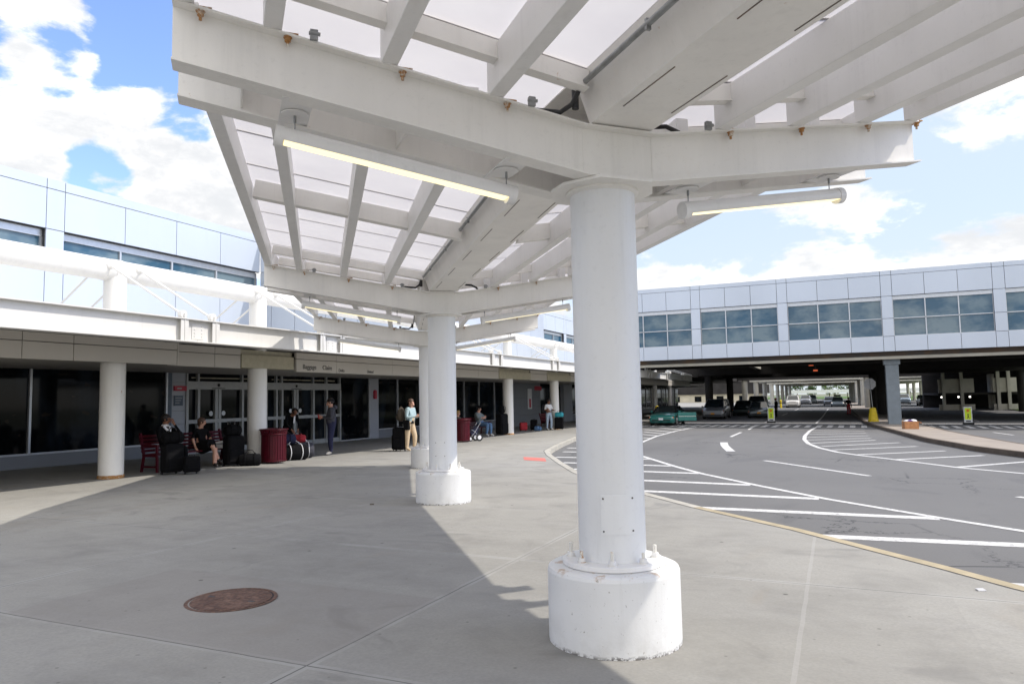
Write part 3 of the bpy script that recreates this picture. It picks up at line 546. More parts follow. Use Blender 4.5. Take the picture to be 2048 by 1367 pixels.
# tube lights hanging under the twin beams
LN = {(1, -1): 'tube light glowing under the left arm of the nearest canopy frame', (1, 1): 'tube light under the right arm of the nearest canopy frame, seen against the sky', (2, -1): 'tube light under the left arm of the middle canopy frame',
      (2, 1): 'tube light under the right arm of the middle canopy frame', (3, -1): 'small far tube light under the left arm of the last canopy frame', (3, 1): 'small far tube light under the right arm of the last canopy frame'}
for (fi, sg), lb in LN.items():
    f = FR[fi]; s0, s1 = .68 * sg, 2.26 * sg
    def q(s, z): return P(f, s, 0, zrel(s) + z)
    z = -.16; A, B = q(s0, z), q(s1, z); d = (B - A).normalized(); up = d.cross(f['a']); up = up if up.z > 0 else -up; side = f['a']
    o = thing('tube_light', 'white ' + lb, 'light fixture', tuple(A), 0, 'tube lights hanging under the canopy frames')
    b = MB(); r = .062; n = 20
    vs = []; gap = R(56)
    angs = [gap + (6.28318531 - 2 * gap) * j / n for j in range(n + 1)]
    for rr in (r, r - .006):
        for q_ in (A + d * .05, B - d * .05):
            for a in angs: vs.append(q_ + (-up * math.cos(a) + side * math.sin(a)) * rr)
    k = n + 1; fs = [(j, j + 1, k + j + 1, k + j) for j in range(n)] + [(2 * k + j, 3 * k + j, 3 * k + j + 1, 2 * k + j + 1) for j in range(n)]
    b.add(vs, fs, True); b.build('housing', 'white_clean', o)
    b = MB(); b.tube([A, A + d * .055], r + .004, 24); b.build('end_cap', 'white_clean', o); b = MB(); b.tube([B - d * .055, B], r + .004, 24); b.build('end_cap', 'white_clean', o)
    b = MB(); wv_ = r * math.sin(gap) * .98; b.obox((A + B) / 2 - up * (r * math.cos(gap) - .004), d * ((B - A).length / 2 - .06), side * wv_, up * .004); b.build('diffuser', 'lamp', o)
    for s in (s0 + .06 * sg, s1 - .12 * sg):
        c0 = P(f, s, 0, zrel(s) + .0); b = MB(); b.bar(P(f, s, -.24, zrel(s) + .012), P(f, s, .24, zrel(s) + .012), .18, .008); b.lathe(tuple(c0 - V(0, 0, .004)), [(.03, -.004), (.085, 0.0), (.085, .008)], 28)
        b.build('mounting_plate', 'white_clean', o)
        b = MB(); b.tube([c0, c0 - V(0, 0, .05)], .009, 8); b.tube([c0 - V(0, 0, .045), q(s, z + r)], .004, 6); b.build('hanger', 'galv', o)

# ------------------------------------------------------------------ text
def text(name, body, size, mat, parent, mw, bold=0.0):
    cu = bpy.data.curves.new('t', 'FONT'); cu.body = body; cu.size = size; cu.extrude = .003; cu.offset = bold; cu.align_x = 'LEFT'
    o = bpy.data.objects.new('t', cu); COL.objects.link(o); bpy.context.view_layer.update()
    me = bpy.data.meshes.new_from_object(o.evaluated_get(bpy.context.evaluated_depsgraph_get())); bpy.data.objects.remove(o)
    me.name = name; me.materials.clear(); me.materials.append(M[mat]); me.transform(mw)
    if parent is not None and 'wpos' in parent: me.transform(Matrix.Translation(-V(*parent['wpos'])))
    ob = bpy.data.objects.new(name, me); COL.objects.link(ob); ob.parent = parent; return ob
def facing(px, pos):  # text frame for a wall facing +X ('x') or -Y ('y')
    m = Matrix(((0, 0, 1), (1, 0, 0), (0, 1, 0))) if px == 'x' else Matrix(((1, 0, 0), (0, 0, -1), (0, 1, 0)))
    return Matrix.Translation(V(*pos)) @ m.to_4x4()

# ------------------------------------------------------------------ terminal building
WX = -23.15; GX = -19.5
ter = thing('terminal_building', 'long two-storey airport terminal clad in pale metal panels, dark glazed at street level', 'building', gp(GX, 20))
BREAK = 24.74
def cladrow(b, x, ys, z0, z1, t=.06, gap=.012):
    for i in range(len(ys) - 1): b.box(x - t, x, ys[i] + gap, ys[i + 1] - gap, z0 + gap, z1 - gap)
for (xa, ya, yb, mod) in ((WX, -32.3, BREAK, None), (-22.3, 52.0, 112, None)):
    # bays of 9.6 m: pilaster .62 then four panels
    if xa == WX: pil = [15.10 - 9.62 * k for k in range(0, 5)][::-1]; bay = [.62, 2.26, 2.24, 2.22, 2.28]
    else: pil = [52.6 + 9.62 * k for k in range(0, 6)]; bay = [.62, 2.26, 2.24, 2.22, 2.28]
    for j, y in enumerate(pil):
        ys = [y]
        for w in bay: ys.append(ys[-1] + w)
        b = MB(); cladrow(b, xa, ys, 7.45, 8.79); cladrow(b, xa, [ys[0], ys[1], ys[-1]], 8.79, 9.13); cladrow(b, xa, ys, 3.5, 6.3); cladrow(b, xa, ys[:2], 6.3, 7.45)
        b.build('wall_panel', 'clad', ter)
        b = MB(); b.box(xa - .12, xa - .065, ys[0], ys[-1], 3.4, 6.3); b.box(xa - .12, xa - .065, ys[0], ys[1], 6.3, 7.5); b.box(xa - .12, xa - .065, ys[0], ys[-1], 7.44, 9.1); b.build('wall_backing', 'joint', ter)
        wn = MB(); wn.box(xa - .30, xa - .28, ys[1], ys[-1], 6.35, 7.2); wi = wn.build('window', 'bglass', ter)
        b = MB(); b.box(xa - .30, xa - .2, ys[1], ys[-1], 7.2, 7.44)
        for q in ys[1:]: b.box(xa - .29, xa - .21, q - .035, q + .035, 6.36, 7.2)
        b.box(xa - .3, xa - .05, ys[1], ys[-1], 6.3, 6.36)
        b.build('frame', 'frame', wi, org=(0, 0, 0)).location = -V(*ter['wpos'])
        b = MB(); b.box(xa - .34, xa - .2, ys[0] + .61, ys[0] + .6 + .03, 6.37, 7.44); b.build('reveal', 'clad', ter)
    b = MB(); b.box(xa - 12, xa - .31, ya, yb, 3.0, 9.0); b.build('roof_block', 'clad_grey', ter)
# return wall facing the camera where the upper floor steps forward
b = MB(); xs = [WX, WX + .65, WX + 1.95, WX + 3.6, WX + 5.25, WX + 6.9]
for i in range(5): b.box(xs[i] + .012, xs[i + 1] - .012, BREAK, BREAK + .06, 3.5, 9.13 if i else 7.44)
b.box(xs[0] + .012, xs[1] - .012, BREAK, BREAK + .06, 7.465, 9.13)
b.build('wall_panel', 'clad', ter); b = MB(); b.box(WX, -16.3, BREAK + .065, BREAK + .1, 3.4, 9.1); b.build('wall_backing', 'joint', ter)
FX = WX + 6.9
b = MB(); ys = [BREAK + .1 + 2.1 * k for k in range(9)]; cladrow(b, FX, ys, 3.5, 5.0); cladrow(b, FX, ys, 5.0, 7.45); cladrow(b, FX, ys, 7.45, 9.13); b.build('wall_panel', 'clad', ter)
b = MB(); b.box(FX - 6.5, FX - .065, BREAK + .1, ys[-1] - .05, 3.3, 9.05); b.build('roof_block', 'joint', ter)
# ground floor soffit and fascia under the entrance canopy
b = MB(); b.box(-24, -14.9, -32, 100, 3.14, 3.165); b.build('soffit', 'soffit', ter)
b = MB(); b.box(-24, -14.9, -32, 100, 2.68, 2.74); b.build('soffit', 'soffit', ter)
def fascia(x, ys, z0=2.60, z1=3.13, mid=2.95, mat='fascia', t=.08):
    b = MB()
    for i in range(len(ys) - 1):
        b.box(x - t, x, ys[i] + .008, ys[i + 1] - .008, z0, mid - .008); b.box(x - t, x, ys[i] + .008, ys[i + 1] - .008, mid + .008, z1)
    r = b.build('fascia', mat, ter); b = MB(); b.box(x - t - .05, x - t - .002, ys[0], ys[-1], z0 + .01, z1); b.build('fascia_backing', 'joint', ter); return r
fascia(-14.4, [-31, -25, -19, -13, -7, -1, 1.5, 4.0, 6.5, 9.0, 10.05, 12.65])
b = MB(); b.box(-14.75, -14.4, 12.655, 12.70, 2.60, 3.13); b.build('fascia', 'fascia', ter)
fascia(-14.70, [12.71, 14.1, 15.0]); fascia(-14.70, [27.2, 29.4, 31.6]); fascia(-14.70, [35.6, 38.0]); fascia(-14.7, [42.0, 46, 50, 54, 58, 62, 66, 70, 74, 78, 82])
for ya, yb in ((15.02, 17.10), (31.62, 35.58), (38.02, 41.98)):
    b = MB(); b.box(-15.1, -14.68, ya, yb, 2.62, 2.66); b.box(-14.72, -14.68, ya, yb, 2.66, 2.98); b.box(-14.8, -14.76, ya, yb, 2.98, 3.12); b.build('light_box', 'olive', ter)
# sign fascia
sgn = MB(); x = -14.62
for ya, yb in ((17.15, 19.05), (19.06, 22.3), (22.31, 27.18)):
    sgn.box(x - .08, x, ya, yb, 2.56, 2.93); sgn.box(x - .08, x, ya, yb, 2.945, 3.13)
sf = sgn.build('sign_fascia', 'fascia', ter)
text('lettering', 'Baggage', .20, 'ink', sf, facing('x', (x + .004, 17.42, 2.655))); text('lettering', 'Claim', .20, 'ink', sf, facing('x', (x + .004, 18.35, 2.655)))
text('lettering', 'Delta', .14, 'ink', sf, facing('x', (x + .004, 19.16, 2.61))); text('lettering', 'United', .14, 'ink', sf, facing('x', (x + .004, 20.72, 2.61)))
# ground floor shopfront
def glazing(y0, y1, mull, sill=.52, x=GX):
    b = MB(); b.box(x - .06, x - .04, y0, y1, sill, 2.7); w = b.build('window', 'dglass', ter)
    b = MB(); b.box(x - .08, x + .03, y0, y1, sill - .05, sill)
    for q in mull: b.box(x - .05, x + .03, q - .03, q + .03, sill, 2.7)
    b.build('frame', 'frame', w, org=(0, 0, 0)).location = -V(*ter['wpos'])
    b = MB(); b.box(x - .3, x - .01, y0, y1, g(x, y1) - .1, sill - .05); b.build('plinth', 'clad_dark', ter)
glazing(-31, 16.78, [16.74 - 2.15 * k for k in range(0, 14)], .45)
b = MB(); b.box(GX - .4, GX + .0, 16.79, 16.95, -.1, 2.7); b.build('pier', 'signblue', ter)
b = MB(); zz = -.1
for z1 in (.62, 1.02, 1.45, 1.95, 2.4, 2.7): b.box(GX - .25, GX - .02, 16.96, 17.5, zz, z1 - .008); zz = z1
b.build('wall_panel', 'clad_grey', ter)
b = MB(); b.box(GX - .02, GX + .04, 17.02, 17.5, 2.1, 2.26); q = b.build('wall_sign', 'signred', ter)
b = MB(); b.box(GX + .041, GX + .044, 17.12, 17.3, 2.16, 2.2); b.build('wording_bar', 'signgrey', q, org=(0, 0, 0)).location = -V(*ter['wpos'])
b = MB(); b.box(GX - .02, GX + .01, 17.04, 17.38, 1.62, 1.95); q = b.build('wall_sign', 'signblue', ter)
b = MB()
for k in range(3): b.box(GX + .011, GX + .014, 17.08, 17.34 - .05 * k, 1.86 - .08 * k, 1.88 - .08 * k)
b.build('wording_bar', 'signgrey', q, org=(0, 0, 0)).location = -V(*ter['wpos'])
# interiors: dark sheet stands in for the unlit room behind the doors
b = MB(); b.box(GX - .12, GX - .10, 17.5, 27.86, 0, 2.7); b.build('door_glass_backing', 'dglass', ter)
def doorset(y0, y1, posts, split, g0):
    b = MB()
    b.box(GX - .08, GX + .02, y0, y1, 2.15, 2.42); b.box(GX - .08, GX + .02, y0, y1, 1.02, 1.14); b.box(GX - .08, GX + .0, y0, y1, g0 - .02, g0 + .16)
    for p_ in posts: b.box(GX - .09, GX + .03, p_ - .05, p_ + .05, g0 - .02, 2.15); b.box(GX - .09, GX + .01, p_ - .035, p_ + .035, 2.42, 2.7)
    for p_ in (split - .075, split + .075): b.box(GX - .085, GX + .015, p_ - .06, p_ + .06, g0, 2.15)
    d = b.build('sliding_door', 'doorframe', ter)
    b = MB(); b.ball((GX + .03, split, 2.30), .05, 10, 6); b.box(GX + .021, GX + .03, split - .3, split + .3, 2.175, 2.2); b.build('door_sensor', 'ink', d, org=(0, 0, 0)).location = -V(*ter['wpos'])
    for s in (-1, 1):
        b = MB(); b.tube([(GX - .03, split + s * .28, 1.33), (GX - .025, split + s * .28, 1.33)], .085, 20); b.build('door_sticker', 'signwhite', d, org=(0, 0, 0)).location = -V(*ter['wpos'])
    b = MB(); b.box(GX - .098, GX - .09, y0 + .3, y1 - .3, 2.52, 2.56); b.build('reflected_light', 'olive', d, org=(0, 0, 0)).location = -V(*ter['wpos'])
doorset(17.5, 21.3, [17.55, 18.02, 20.0, 21.2], 18.87, .01); doorset(21.3, 25.7, [21.75, 22.05, 23.9, 24.75, 25.65], 22.85, -.02)
glazing(25.72, 27.86, [27.8], .0)
b = MB(); b.box(GX - .3, GX + .0, 27.87, 28.55, -.2, 2.7); b.build('pier', 'clad_grey', ter)
b = MB(); b.lathe((GX + .05, 28.2, 0), [(.07, 1.75), (.09, 1.8), (.09, 2.1), (.05, 2.16)], 14); b.build('fire_alarm', 'signred', ter)
glazing(28.56, 43.3, [30.16, 32.26, 34.9, 37.12, 39.05, 41.22, 43.2], .36)
b = MB()
for k, z1 in enumerate((.5, 1.1, 1.7, 2.7)): b.box(GX - .3, GX, 43.31, 49.0, (-.4, .5, 1.1, 1.7)[k], z1 - .01)
b.build('wall_panel', 'clad_dark', ter)
b = MB(); b.box(GX, GX + .03, 46.6, 47.3, .9, 2.3); q = b.build('wall_poster', 'signwhite', ter); b = MB(); b.box(GX + .031, GX + .035, 46.8, 47.1, 1.0, 1.6); b.build('poster_image', 'signred', q, org=(0, 0, 0)).location = -V(*ter['wpos'])
b = MB(); b.box(GX - .05, GX + .02, 47.9, 49.2, 2.2, 2.5); b.build('wall_sign', 'signred', ter)
b = MB(); b.box(GX - .4, GX - .35, 49.0, 54, -.4, 2.7); b.build('door_glass_backing', 'dglass', ter)
b = MB(); b.box(GX - .3, GX, 54.0, 56, -.4, 2.7); b.build('wall_panel', 'clad_grey', ter)
glazing(56.01, 99.8, [57 + 2.7 * k for k in range(16)], .3)
b = MB(); b.box(-34, -23.6, -32, 100, -.6, 3.04); b.build('ground_floor_block', 'joint', ter)

# ------------------------------------------------------------------ entrance canopy along the terminal
ec = thing('entrance_canopy', 'white canopy along the terminal with round columns, thick pipe and deep sunlit edge beam', 'canopy', gp(-15, 11.4))
BX = -12.45; CX = -15.0
colY = [-14.5, -8, -1.5, 5.0, 11.42, 15.95, 26.5, 33.3, 39.9, 46.2, 53, 59.5, 66, 72.5]
for y in colY:
    zg = g(CX, y); r = .262
    top = 4.72 if not (46 < y < 58) else 3.9
    if y > 58: top = 4.35; r = .2
    b = MB(); b.lathe((CX, y, 0), [(r, zg + .05), (r, 2.62)], 40, False); c = b.build('column', 'white', ec)
    b = MB(); b.lathe((CX, y, 0), [(r + .012, zg - .01), (r + .014, zg + .05), (r + .002, zg + .075)], 40, True); b.build('base_ring', 'rust2', c, org=(0, 0, 0)).location = -V(*ec['wpos'])
    rr = r - .02 if y < 30 else .22
    b = MB(); b.lathe((CX, y, 0), [(rr, 3.1), (rr, top)], 40, True); b.build('upper_post', 'white_aged', ec)
# pipe in lengths, jointed at each post
for y0, y1 in zip([-20] + colY[:9], colY[:9] + [46.0]):
    b = MB(); b.tube([(CX, y0 + .03, 4.74), (CX, y1 - .03, 4.74)], .25, 40); b.tube([(CX, y1 - .33, 4.74), (CX, y1 - .30, 4.74)], .257, 40); b.build('pipe', 'white_aged', ec)
for y in colY[:9]:
    b = MB(); b.tube([(CX, y - .12, 4.74), (CX, y + .12, 4.74)], .262, 40); b.build('pipe_collar', 'white_aged', ec)
# edge beam
sp = [-14.5, -8, -1.5, 5.0, 11.45, 15.94, 21.2, 26.5, 33.26, 39.9, 46.2, 53.0, 59.5, 66.0, 70.7]
def ibeam(b, x, y0, y1, z0, z1, w=.26, t=.022):
    b.box(x - .008, x + .008, y0, y1, z0 + t, z1 - t); b.box(x - w / 2, x + w / 2, y0, y1, z0, z0 + t); b.box(x - w / 2, x + w / 2, y0, y1, z1 - t, z1)
for y0, y1 in zip([-20] + sp, sp):
    b = MB(); ibeam(b, BX, y0 + .003, y1 - .003, 2.955, 3.45); bm_ = b.build('edge_beam', 'white_aged', ec)
for y in sp[:-1]:
    for s in (-.42, .42):
        b = MB(); b.box(BX - .12, BX + .12, y + s - .01, y + s + .01, 2.98, 3.425); b.box(BX + .09, BX + .105, y + s - .10, y + s + .10, 2.982, 3.423); b.build('stiffener', 'white_aged', ec)
        b = MB(); b.box(BX - .1, BX + .1, y + s * .95 - .012, y + s * .95 + .012, 3.45, 3.55); b.tube([(BX - .05, y + s * .95, 3.54), (BX + .05, y + s * .95, 3.54)], .085, 16); b.build('rod_bracket', 'white_aged', ec)
    b = MB(); b.box(BX + .009, BX + .02, y - .16, y + .16, 3.03, 3.37)
    for dy in (-.1, .1):
        for z in (3.09, 3.16, 3.24, 3.31): b.ball((BX + .024, y + dy, z), .014, 8, 4)
    b.build('splice_plate', 'white_aged', ec)
# tie rods: a pair forward to the edge beam, a pair back to the building side
def rods(yc):
    for k, s in enumerate((-.40, .40)):
        p0 = (CX + .25, yc + s * .95 + .05, 4.80); p1 = (BX - .02, yc + s * .95, 3.55)
        b = MB(); b.tube([p0, p1], .026, 10); b.build('tie_rod', 'white_aged', ec)
        b = MB(); b.ball(p0, .09, 12, 8, (.6, 1, 1)); b.build('rod_boss', 'white_aged', ec)
        p0 = (CX - .22, yc + s * .95, 4.70); p1 = (-17.5, yc + s * .95, 3.3)
        b = MB(); b.tube([p0, p1], .026, 10); b.build('tie_rod', 'white_aged', ec)
for yc in colY[:9]: rods(yc)
b = MB(); b.tube([(-13.1, 58.2, 4.05), (BX, 70.3, 3.5)], .09, 16); b.build('end_strut', 'white_aged', ec)
b = MB(); b.box(-13.3, -12.9, 56.6, 57.1, 3.2, 4.1); b.build('end_post', 'white_aged', ec); b = MB(); b.tube([(-12.7, 53, 3.45), (-12.7, 53, 4.05)], .06, 10); b.build('end_post', 'white_aged', ec)
# outriggers from the column line to the edge beam and white roof sheet of the canopy
b = MB(); b.box(-18.5, BX - .14, -20, 70.7, 3.17, 3.2); b.build('roof_sheet', 'white_aged', ec)

# ------------------------------------------------------------------ sky bridge
br = thing('sky_bridge', 'enclosed pedestrian bridge with pale blue metal panels and ribbon windows crossing over the road', 'bridge', gp(3.3, 51.2))
pil = [-14.35, -8.70, -3.15, 2.91, 8.78, 14.62, 20.45, 26.3, 32.1]
BY = 50.0; b = MB(); back = MB(); fr = []
def brow(b, xs, z0, z1, gap=.012, t=.06):
    for i in range(len(xs) - 1): b.box(xs[i] + gap, xs[i + 1] - gap, BY, BY + t, z0 + gap, z1 - gap)
for j, x in enumerate(pil):
    nx = pil[j + 1] if j + 1 < len(pil) else x + 5.85
    xs = [x, x + .62] + [x + .62 + (nx - x - .62) * k / 3 for k in (1, 2, 3)]
    b = MB(); brow(b, xs, 7.48, 8.79); brow(b, [xs[0], xs[1], xs[-1]], 8.79, 9.09); brow(b, xs, 4.07, 5.0); brow(b, xs[:2], 5.0, 6.1); brow(b, xs[:2], 6.1, 7.48); b.build('wall_panel', 'clad', br)
    wn = MB(); wn.box(xs[1], xs[-1], BY + .2, BY + .22, 5.03, 7.24); w = wn.build('window', 'bglass', br)
    f = MB(); f.box(xs[1], xs[-1], BY + .12, BY + .22, 7.24, 7.47); f.box(xs[1], xs[-1], BY + .13, BY + .21, 6.075, 6.125); f.box(xs[1], xs[-1], BY + .05, BY + .2, 4.99, 5.03)
    for k, q in enumerate(xs[1:]): f.box(q - .03, q + .03, BY + .13, BY + .21, 5.03, 7.24)
    f.build('frame', 'frame', w, org=(0, 0, 0)).location = -V(*br['wpos'])
b = MB(); x0, x1 = -14.35, 38
b.box(x0, x1, BY + .065, BY + .12, 4.08, 5.0); b.box(x0, x1, BY + .065, BY + .12, 7.475, 9.07)
for x in pil: b.box(x, x + .62, BY + .065, BY + .12, 5.0, 7.475)
b.build('wall_backing', 'joint', br)
b = MB(); b.box(x0, x1, BY + .14, 57, 8.3, 9.05); b.build('roof', 'clad_grey', br)
b = MB(); b.box(x0, x1, BY + .13, 57, 4.09, 4.25); b.build('floor_slab', 'girder', br)
b = MB(); b.box(x0, x1, 56.8, 57, 4.25, 8.3); b.build('rear_wall', 'clad_grey', br)
b = MB(); b.box(x0 - .06, x0 - .002, BY, 57, 4.09, 9.07); b.build('end_wall', 'clad', br)
for yy in (50.75, 56.2):
    b = MB(); b.box(x0, x1, yy, yy + .02, 3.68, 4.09); b.box(x0, x1, yy - .16, yy + .18, 3.62, 3.68); b.build('girder', 'girder' if yy < 52 else 'shade_dark', br)
b = MB(); b.box(x0, x1, 50.52, 50.585, 3.62, 3.80); b.build('girder_flange_edge', 'concrete_lt', br)
for (x, yy) in ((3.35, 51.3), (-15.6, 52), (21, 51.3)):
    b = MB(); b.box(x - .46, x + .46, yy - .42, yy + .42, 3.3, 4.09); b.build('column_head', 'blue_steel', br)
    b = MB(); b.box(x - .37, x + .37, yy - .36, yy + .36, g(x, yy), 3.3); b.build('column', 'blue_steel', br, bevel=.03)
b = MB()
# ------------------------------------------------------------------ elevated roadway beyond
er = thing('elevated_roadway', 'concrete elevated roadway on rows of columns behind the sky bridge', 'roadway', gp(-8.9, 61))
for x0, x1 in ((-12.1, -6.3), (-5.5, 18.3)):
    for y0, y1 in ((60.2, 100.0), (120.0, 137.0), (151.3, 216)):
        b = MB(); b.box(x0, x1, y0, y1, 4.42, 4.95); b.build('deck', 'shade_dark' if y0 < 100 else 'concrete_dk', er)  # near deck coloured for its shade, farther ones left paler
        xe = x1 - .2 if x1 < 0 else x1 - .3; b = MB(); b.box(xe, xe + .2, y0, y1, 4.951, 5.5); b.build('parapet', 'concrete_lt', er)
        if x1 < 0: b = MB(); b.box(x1 - .5, x1 - .003, y0, y1, 3.98, 4.419); b.build('edge_girder', 'concrete_lt', er)
b = MB(); b.box(18.5, 45, 60.2, 84, 4.3, 4.95); b.build('deck', 'shade_dark', er)  # extra deck added to block daylight from the right
b = MB(); b.box(-24, -12.25, 73, 118, 3.4, 4.95); b.build('deck', 'shade_dark', er)
for k in range(10):
    y = 73.4 + 15.7 * k
    if k: b = MB(); b.box(-12.2, 18.4, y - .5, y + .5, 3.50, 4.41); b.build('cross_beam', 'concrete_lt' if y > 115 else 'shade_dark', er)
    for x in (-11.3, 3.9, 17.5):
        b = MB(); b.lathe((x, y, 0), [(.38, g(x, y) - .16), (.38, 3.50)], 20, False); b.build('column', 'concrete_lt' if (y > 95) else 'shade_dark', er)  # shade painted into the near columns, daylit far ones pale
b = MB(); b.box(-12.2, 18.4, 72.9, 73.9, 3.5, 4.41); b.build('cross_beam', 'shade_dark', er)
for (x, y, z) in ((-1.5, 58.4, 3.7), (.2, 58.6, 3.95), (-1.3, 62.5, 3.4)):
    o = thing('warning_light', {3.7: 'left red warning lamp hanging below the sky bridge above the road', 3.95: 'right red warning lamp hanging below the sky bridge', 3.4: 'lowest red warning lamp, on the dark elevated roadway beam'}[z], 'lamp', (x, y, z), 0, 'red warning lamps under the bridge')
    b = MB(); b.box(x - .16, x + .16, y - .04, y + .04, z - .06, z + .06); b.build('lens', 'redlamp', o)
    b = MB(); b.box(x - .18, x + .18, y - .02, y + .08, z + .06, z + .1); b.tube([(x, y + .03, z + .1), (x, y + .03, 4.42 if y > 60 else 4.09)], .02, 6); b.build('bracket', 'blackplastic', o)

# parking garage on the right
pg = thing('parking_garage', 'concrete parking garage with pale spandrel panels beyond the elevated roadway', 'building', (24, 97, -.9))
for (x0, x1) in ((10.9, 14.4), (16.2, 18.5), (20.0, 60)):
    b = MB(); b.box(x0, x1, 96, 96.3, 1.32, 2.9); b.build('spandrel', 'concrete_lt', pg); b = MB(); b.box(x0, x1, 96, 96.3, 4.8, 6.4); b.build('spandrel', 'concrete_lt', pg)
    b = MB(); b.box(x0, x1, 96, 96.3, -.9, .0); b.build('low_wall', 'concrete_lt', pg)
for x in (11.4, 13.2, 16.7, 17.7, 20.6, 24, 28, 34, 40): b = MB(); b.box(x - .16, x + .16, 95.85, 96.15, -.9, 7); b.build('post', 'concrete_lt', pg)
b = MB(); b.box(10.9, 60, 112, 113, -.9, 9); b.build('back_wall', 'shade_dark', pg)
for z in (1.3, 4.8, 8): b = MB(); b.box(10.9, 60, 96.4, 112, z - .25, z); b.build('floor_slab', 'shade_dark', pg)
for x in (12.1, 13.9, 15.1):
    o = thing('garage_light', {12.1: 'leftmost', 13.9: 'middle', 15.1: 'rightmost'}[x] + ' of the bright lamps under the parking garage ceiling', 'lamp', (x, 104, 1.0), 0, 'lamps in the garage'); b = MB(); b.ball((x, 104, .78), .11, 10, 6); b.build('globe', 'headlamp', o); b = MB(); b.tube([(x, 104, .86), (x, 104, 1.05)], .03, 6); b.build('stem', 'blackplastic', o)

# ------------------------------------------------------------------ street furniture and signs
def octagon(c, r, d, t):  # facing -Y
    pts = [(c[0] + r * math.cos(R(22.5 + 45 * k)), c[2] + r * math.sin(R(22.5 + 45 * k))) for k in range(8)]; b = MB()
    vs = [(x, c[1], z) for x, z in pts] + [(x, c[1] + t, z) for x, z in pts]; b.add(vs, [tuple(range(8)), tuple(range(8, 16))[::-1]] + [((i + 1) % 8, i, 8 + i, 8 + (i + 1) % 8) for i in range(8)]); return b
x, y = 2.33, 55.46; z0 = g(x, y)
o = thing('stop_sign', 'octagonal sign seen from its bare grey back, on a pole in a yellow weighted base', 'sign', (x, y, z0))
lean = -.10
b = octagon((x + lean, y, z0 + 2.58), .40, 0, .004); b.build('sign_plate', 'signgrey', o)
b = MB(); b.tube([(x, y - .03, z0 + .8), (x + lean, y - .03, z0 + 2.9)], .025, 8); b.build('pole', 'galv', o)
b = MB(); b.lathe((x, y, z0), [(.34, .02), (.34, .10), (.31, .12), (.265, .5), (.27, .53), (.25, .56), (.19, .93), (.12, .97)], 6); b.build('weighted_base', 'yellow', o)
def crossing_sign(x, y, lb):
    z0 = g(x, y) - .15; o = thing('crossing_sign', lb, 'sign', (x, y, z0), 0, 'yellow pedestrian crossing signs on the road')
    b = MB(); b.obox((x, y, z0 + .06), (.30, 0, 0), (0, .2, 0), (0, 0, .055)); b.build('rubber_base', 'tyre', o, bevel=.02)
    b = MB(); b.box(x - .235, x + .235, y - .03, y + .03, z0 + .12, z0 + 1.14); pn = b.build('panel', 'signwhite', o, bevel=.015)
    b = MB(); b.box(x - .18, x + .18, y - .038, y - .032, z0 + .32, z0 + 1.06); q = b.build('yellow_sheet', 'fluoro', o)
    b = MB(); b.tube([(x, y - .042, z0 + .90), (x, y - .046, z0 + .90)], .085, 16); b.box(x - .05, x + .05, y - .044, y - .040, z0 + .80, z0 + .9); b.build('stop_symbol', 'orange', q, org=(0, 0, 0)).location = -V(*o['wpos'])
    b = MB(); b.ball((x, y - .043, z0 + .66), .035, 8, 5, (1, .1, 1)); b.obox((x, y - .042, z0 + .56), (.025, 0, 0), (0, .003, 0), (0, 0, .08)); b.bar((x - .01, y - .042, z0 + .5), (x - .06, y - .042, z0 + .38), .006, .03, (1, 0, 0)); b.bar((x + .01, y - .042, z0 + .5), (x + .06, y - .042, z0 + .38), .006, .03, (1, 0, 0))
    b.build('walker_symbol', 'ink', q, org=(0, 0, 0)).location = -V(*o['wpos'])
    b = MB(); b.box(x - .14, x + .14, y - .038, y - .032, z0 + .18, z0 + .25); b.build('wording_bar', 'ink', o)
crossing_sign(-4.37, 57.0, 'yellow pedestrian crossing sign standing in the road before the parked grey sedan'); crossing_sign(7.88, 55.5, 'yellow pedestrian crossing sign standing in the far right roadway beyond the island')
def bollard(x, y, h, lb, base=0):
    z0 = g(x, y) + base; o = thing('bollard', lb, 'bollard', (x, y, z0), 0, 'yellow bollards by the far pavement'); b = MB(); b.lathe((x, y, z0), [(.14, 0), (.14, h - .08), (.09, h)], 14); b.build('post', 'yellow', o); b = MB(); b.lathe((x, y, z0), [(.143, h * .6), (.143, h * .7)], 14); b.build('band', 'ink', o)
bollard(-7.25, 113, 1.2, 'tall yellow bollard at the foot of a concrete column, left of the white vehicle', -.15); bollard(-12.95, 57.5, 1.15, 'yellow bollard on the pavement edge behind the open green car door')
# cardboard box with cloth
x, y = 3.55, 43.47; z0 = g(x, y) + .02
o = thing('cardboard_box', 'brown box heaped with white and purple cloth on the traffic island', 'box', (x, y, z0), R(12), local=True)
b = MB(); w, d, h, t = .34, .24, .40, .012
for (x0, x1, y0, y1, za, zb) in ((-w, w, -d, -d + t, 0, h), (-w, w, d - t, d, 0, h), (-w, -w + t, -d + t, d - t, 0, h), (w - t, w, -d + t, d - t, 0, h), (-w + t, w - t, -d + t, d - t, 0, t)): b.box(x0, x1, y0, y1, za, zb)
b.build('box_body', 'basket', o)
b = MB(); b.bar((w + .01, -d, h - .01), (w + .12, -d + .02, h - .09), .2, .01); b.build('flap', 'basket', o)
b = MB(); b.ball((-.1, 0, h - .02), .2, 12, 8, (1.1, 1, .55)); b.ball((.16, .02, h), .17, 12, 8, (1.1, 1, .6)); b.build('white_cloth', 'whitecloth', o)
b = MB(); b.ball((-.05, -.12, h + .02), .11, 10, 6, (1.3, .8, .6)); b.build('purple_cloth', 'purple', o)

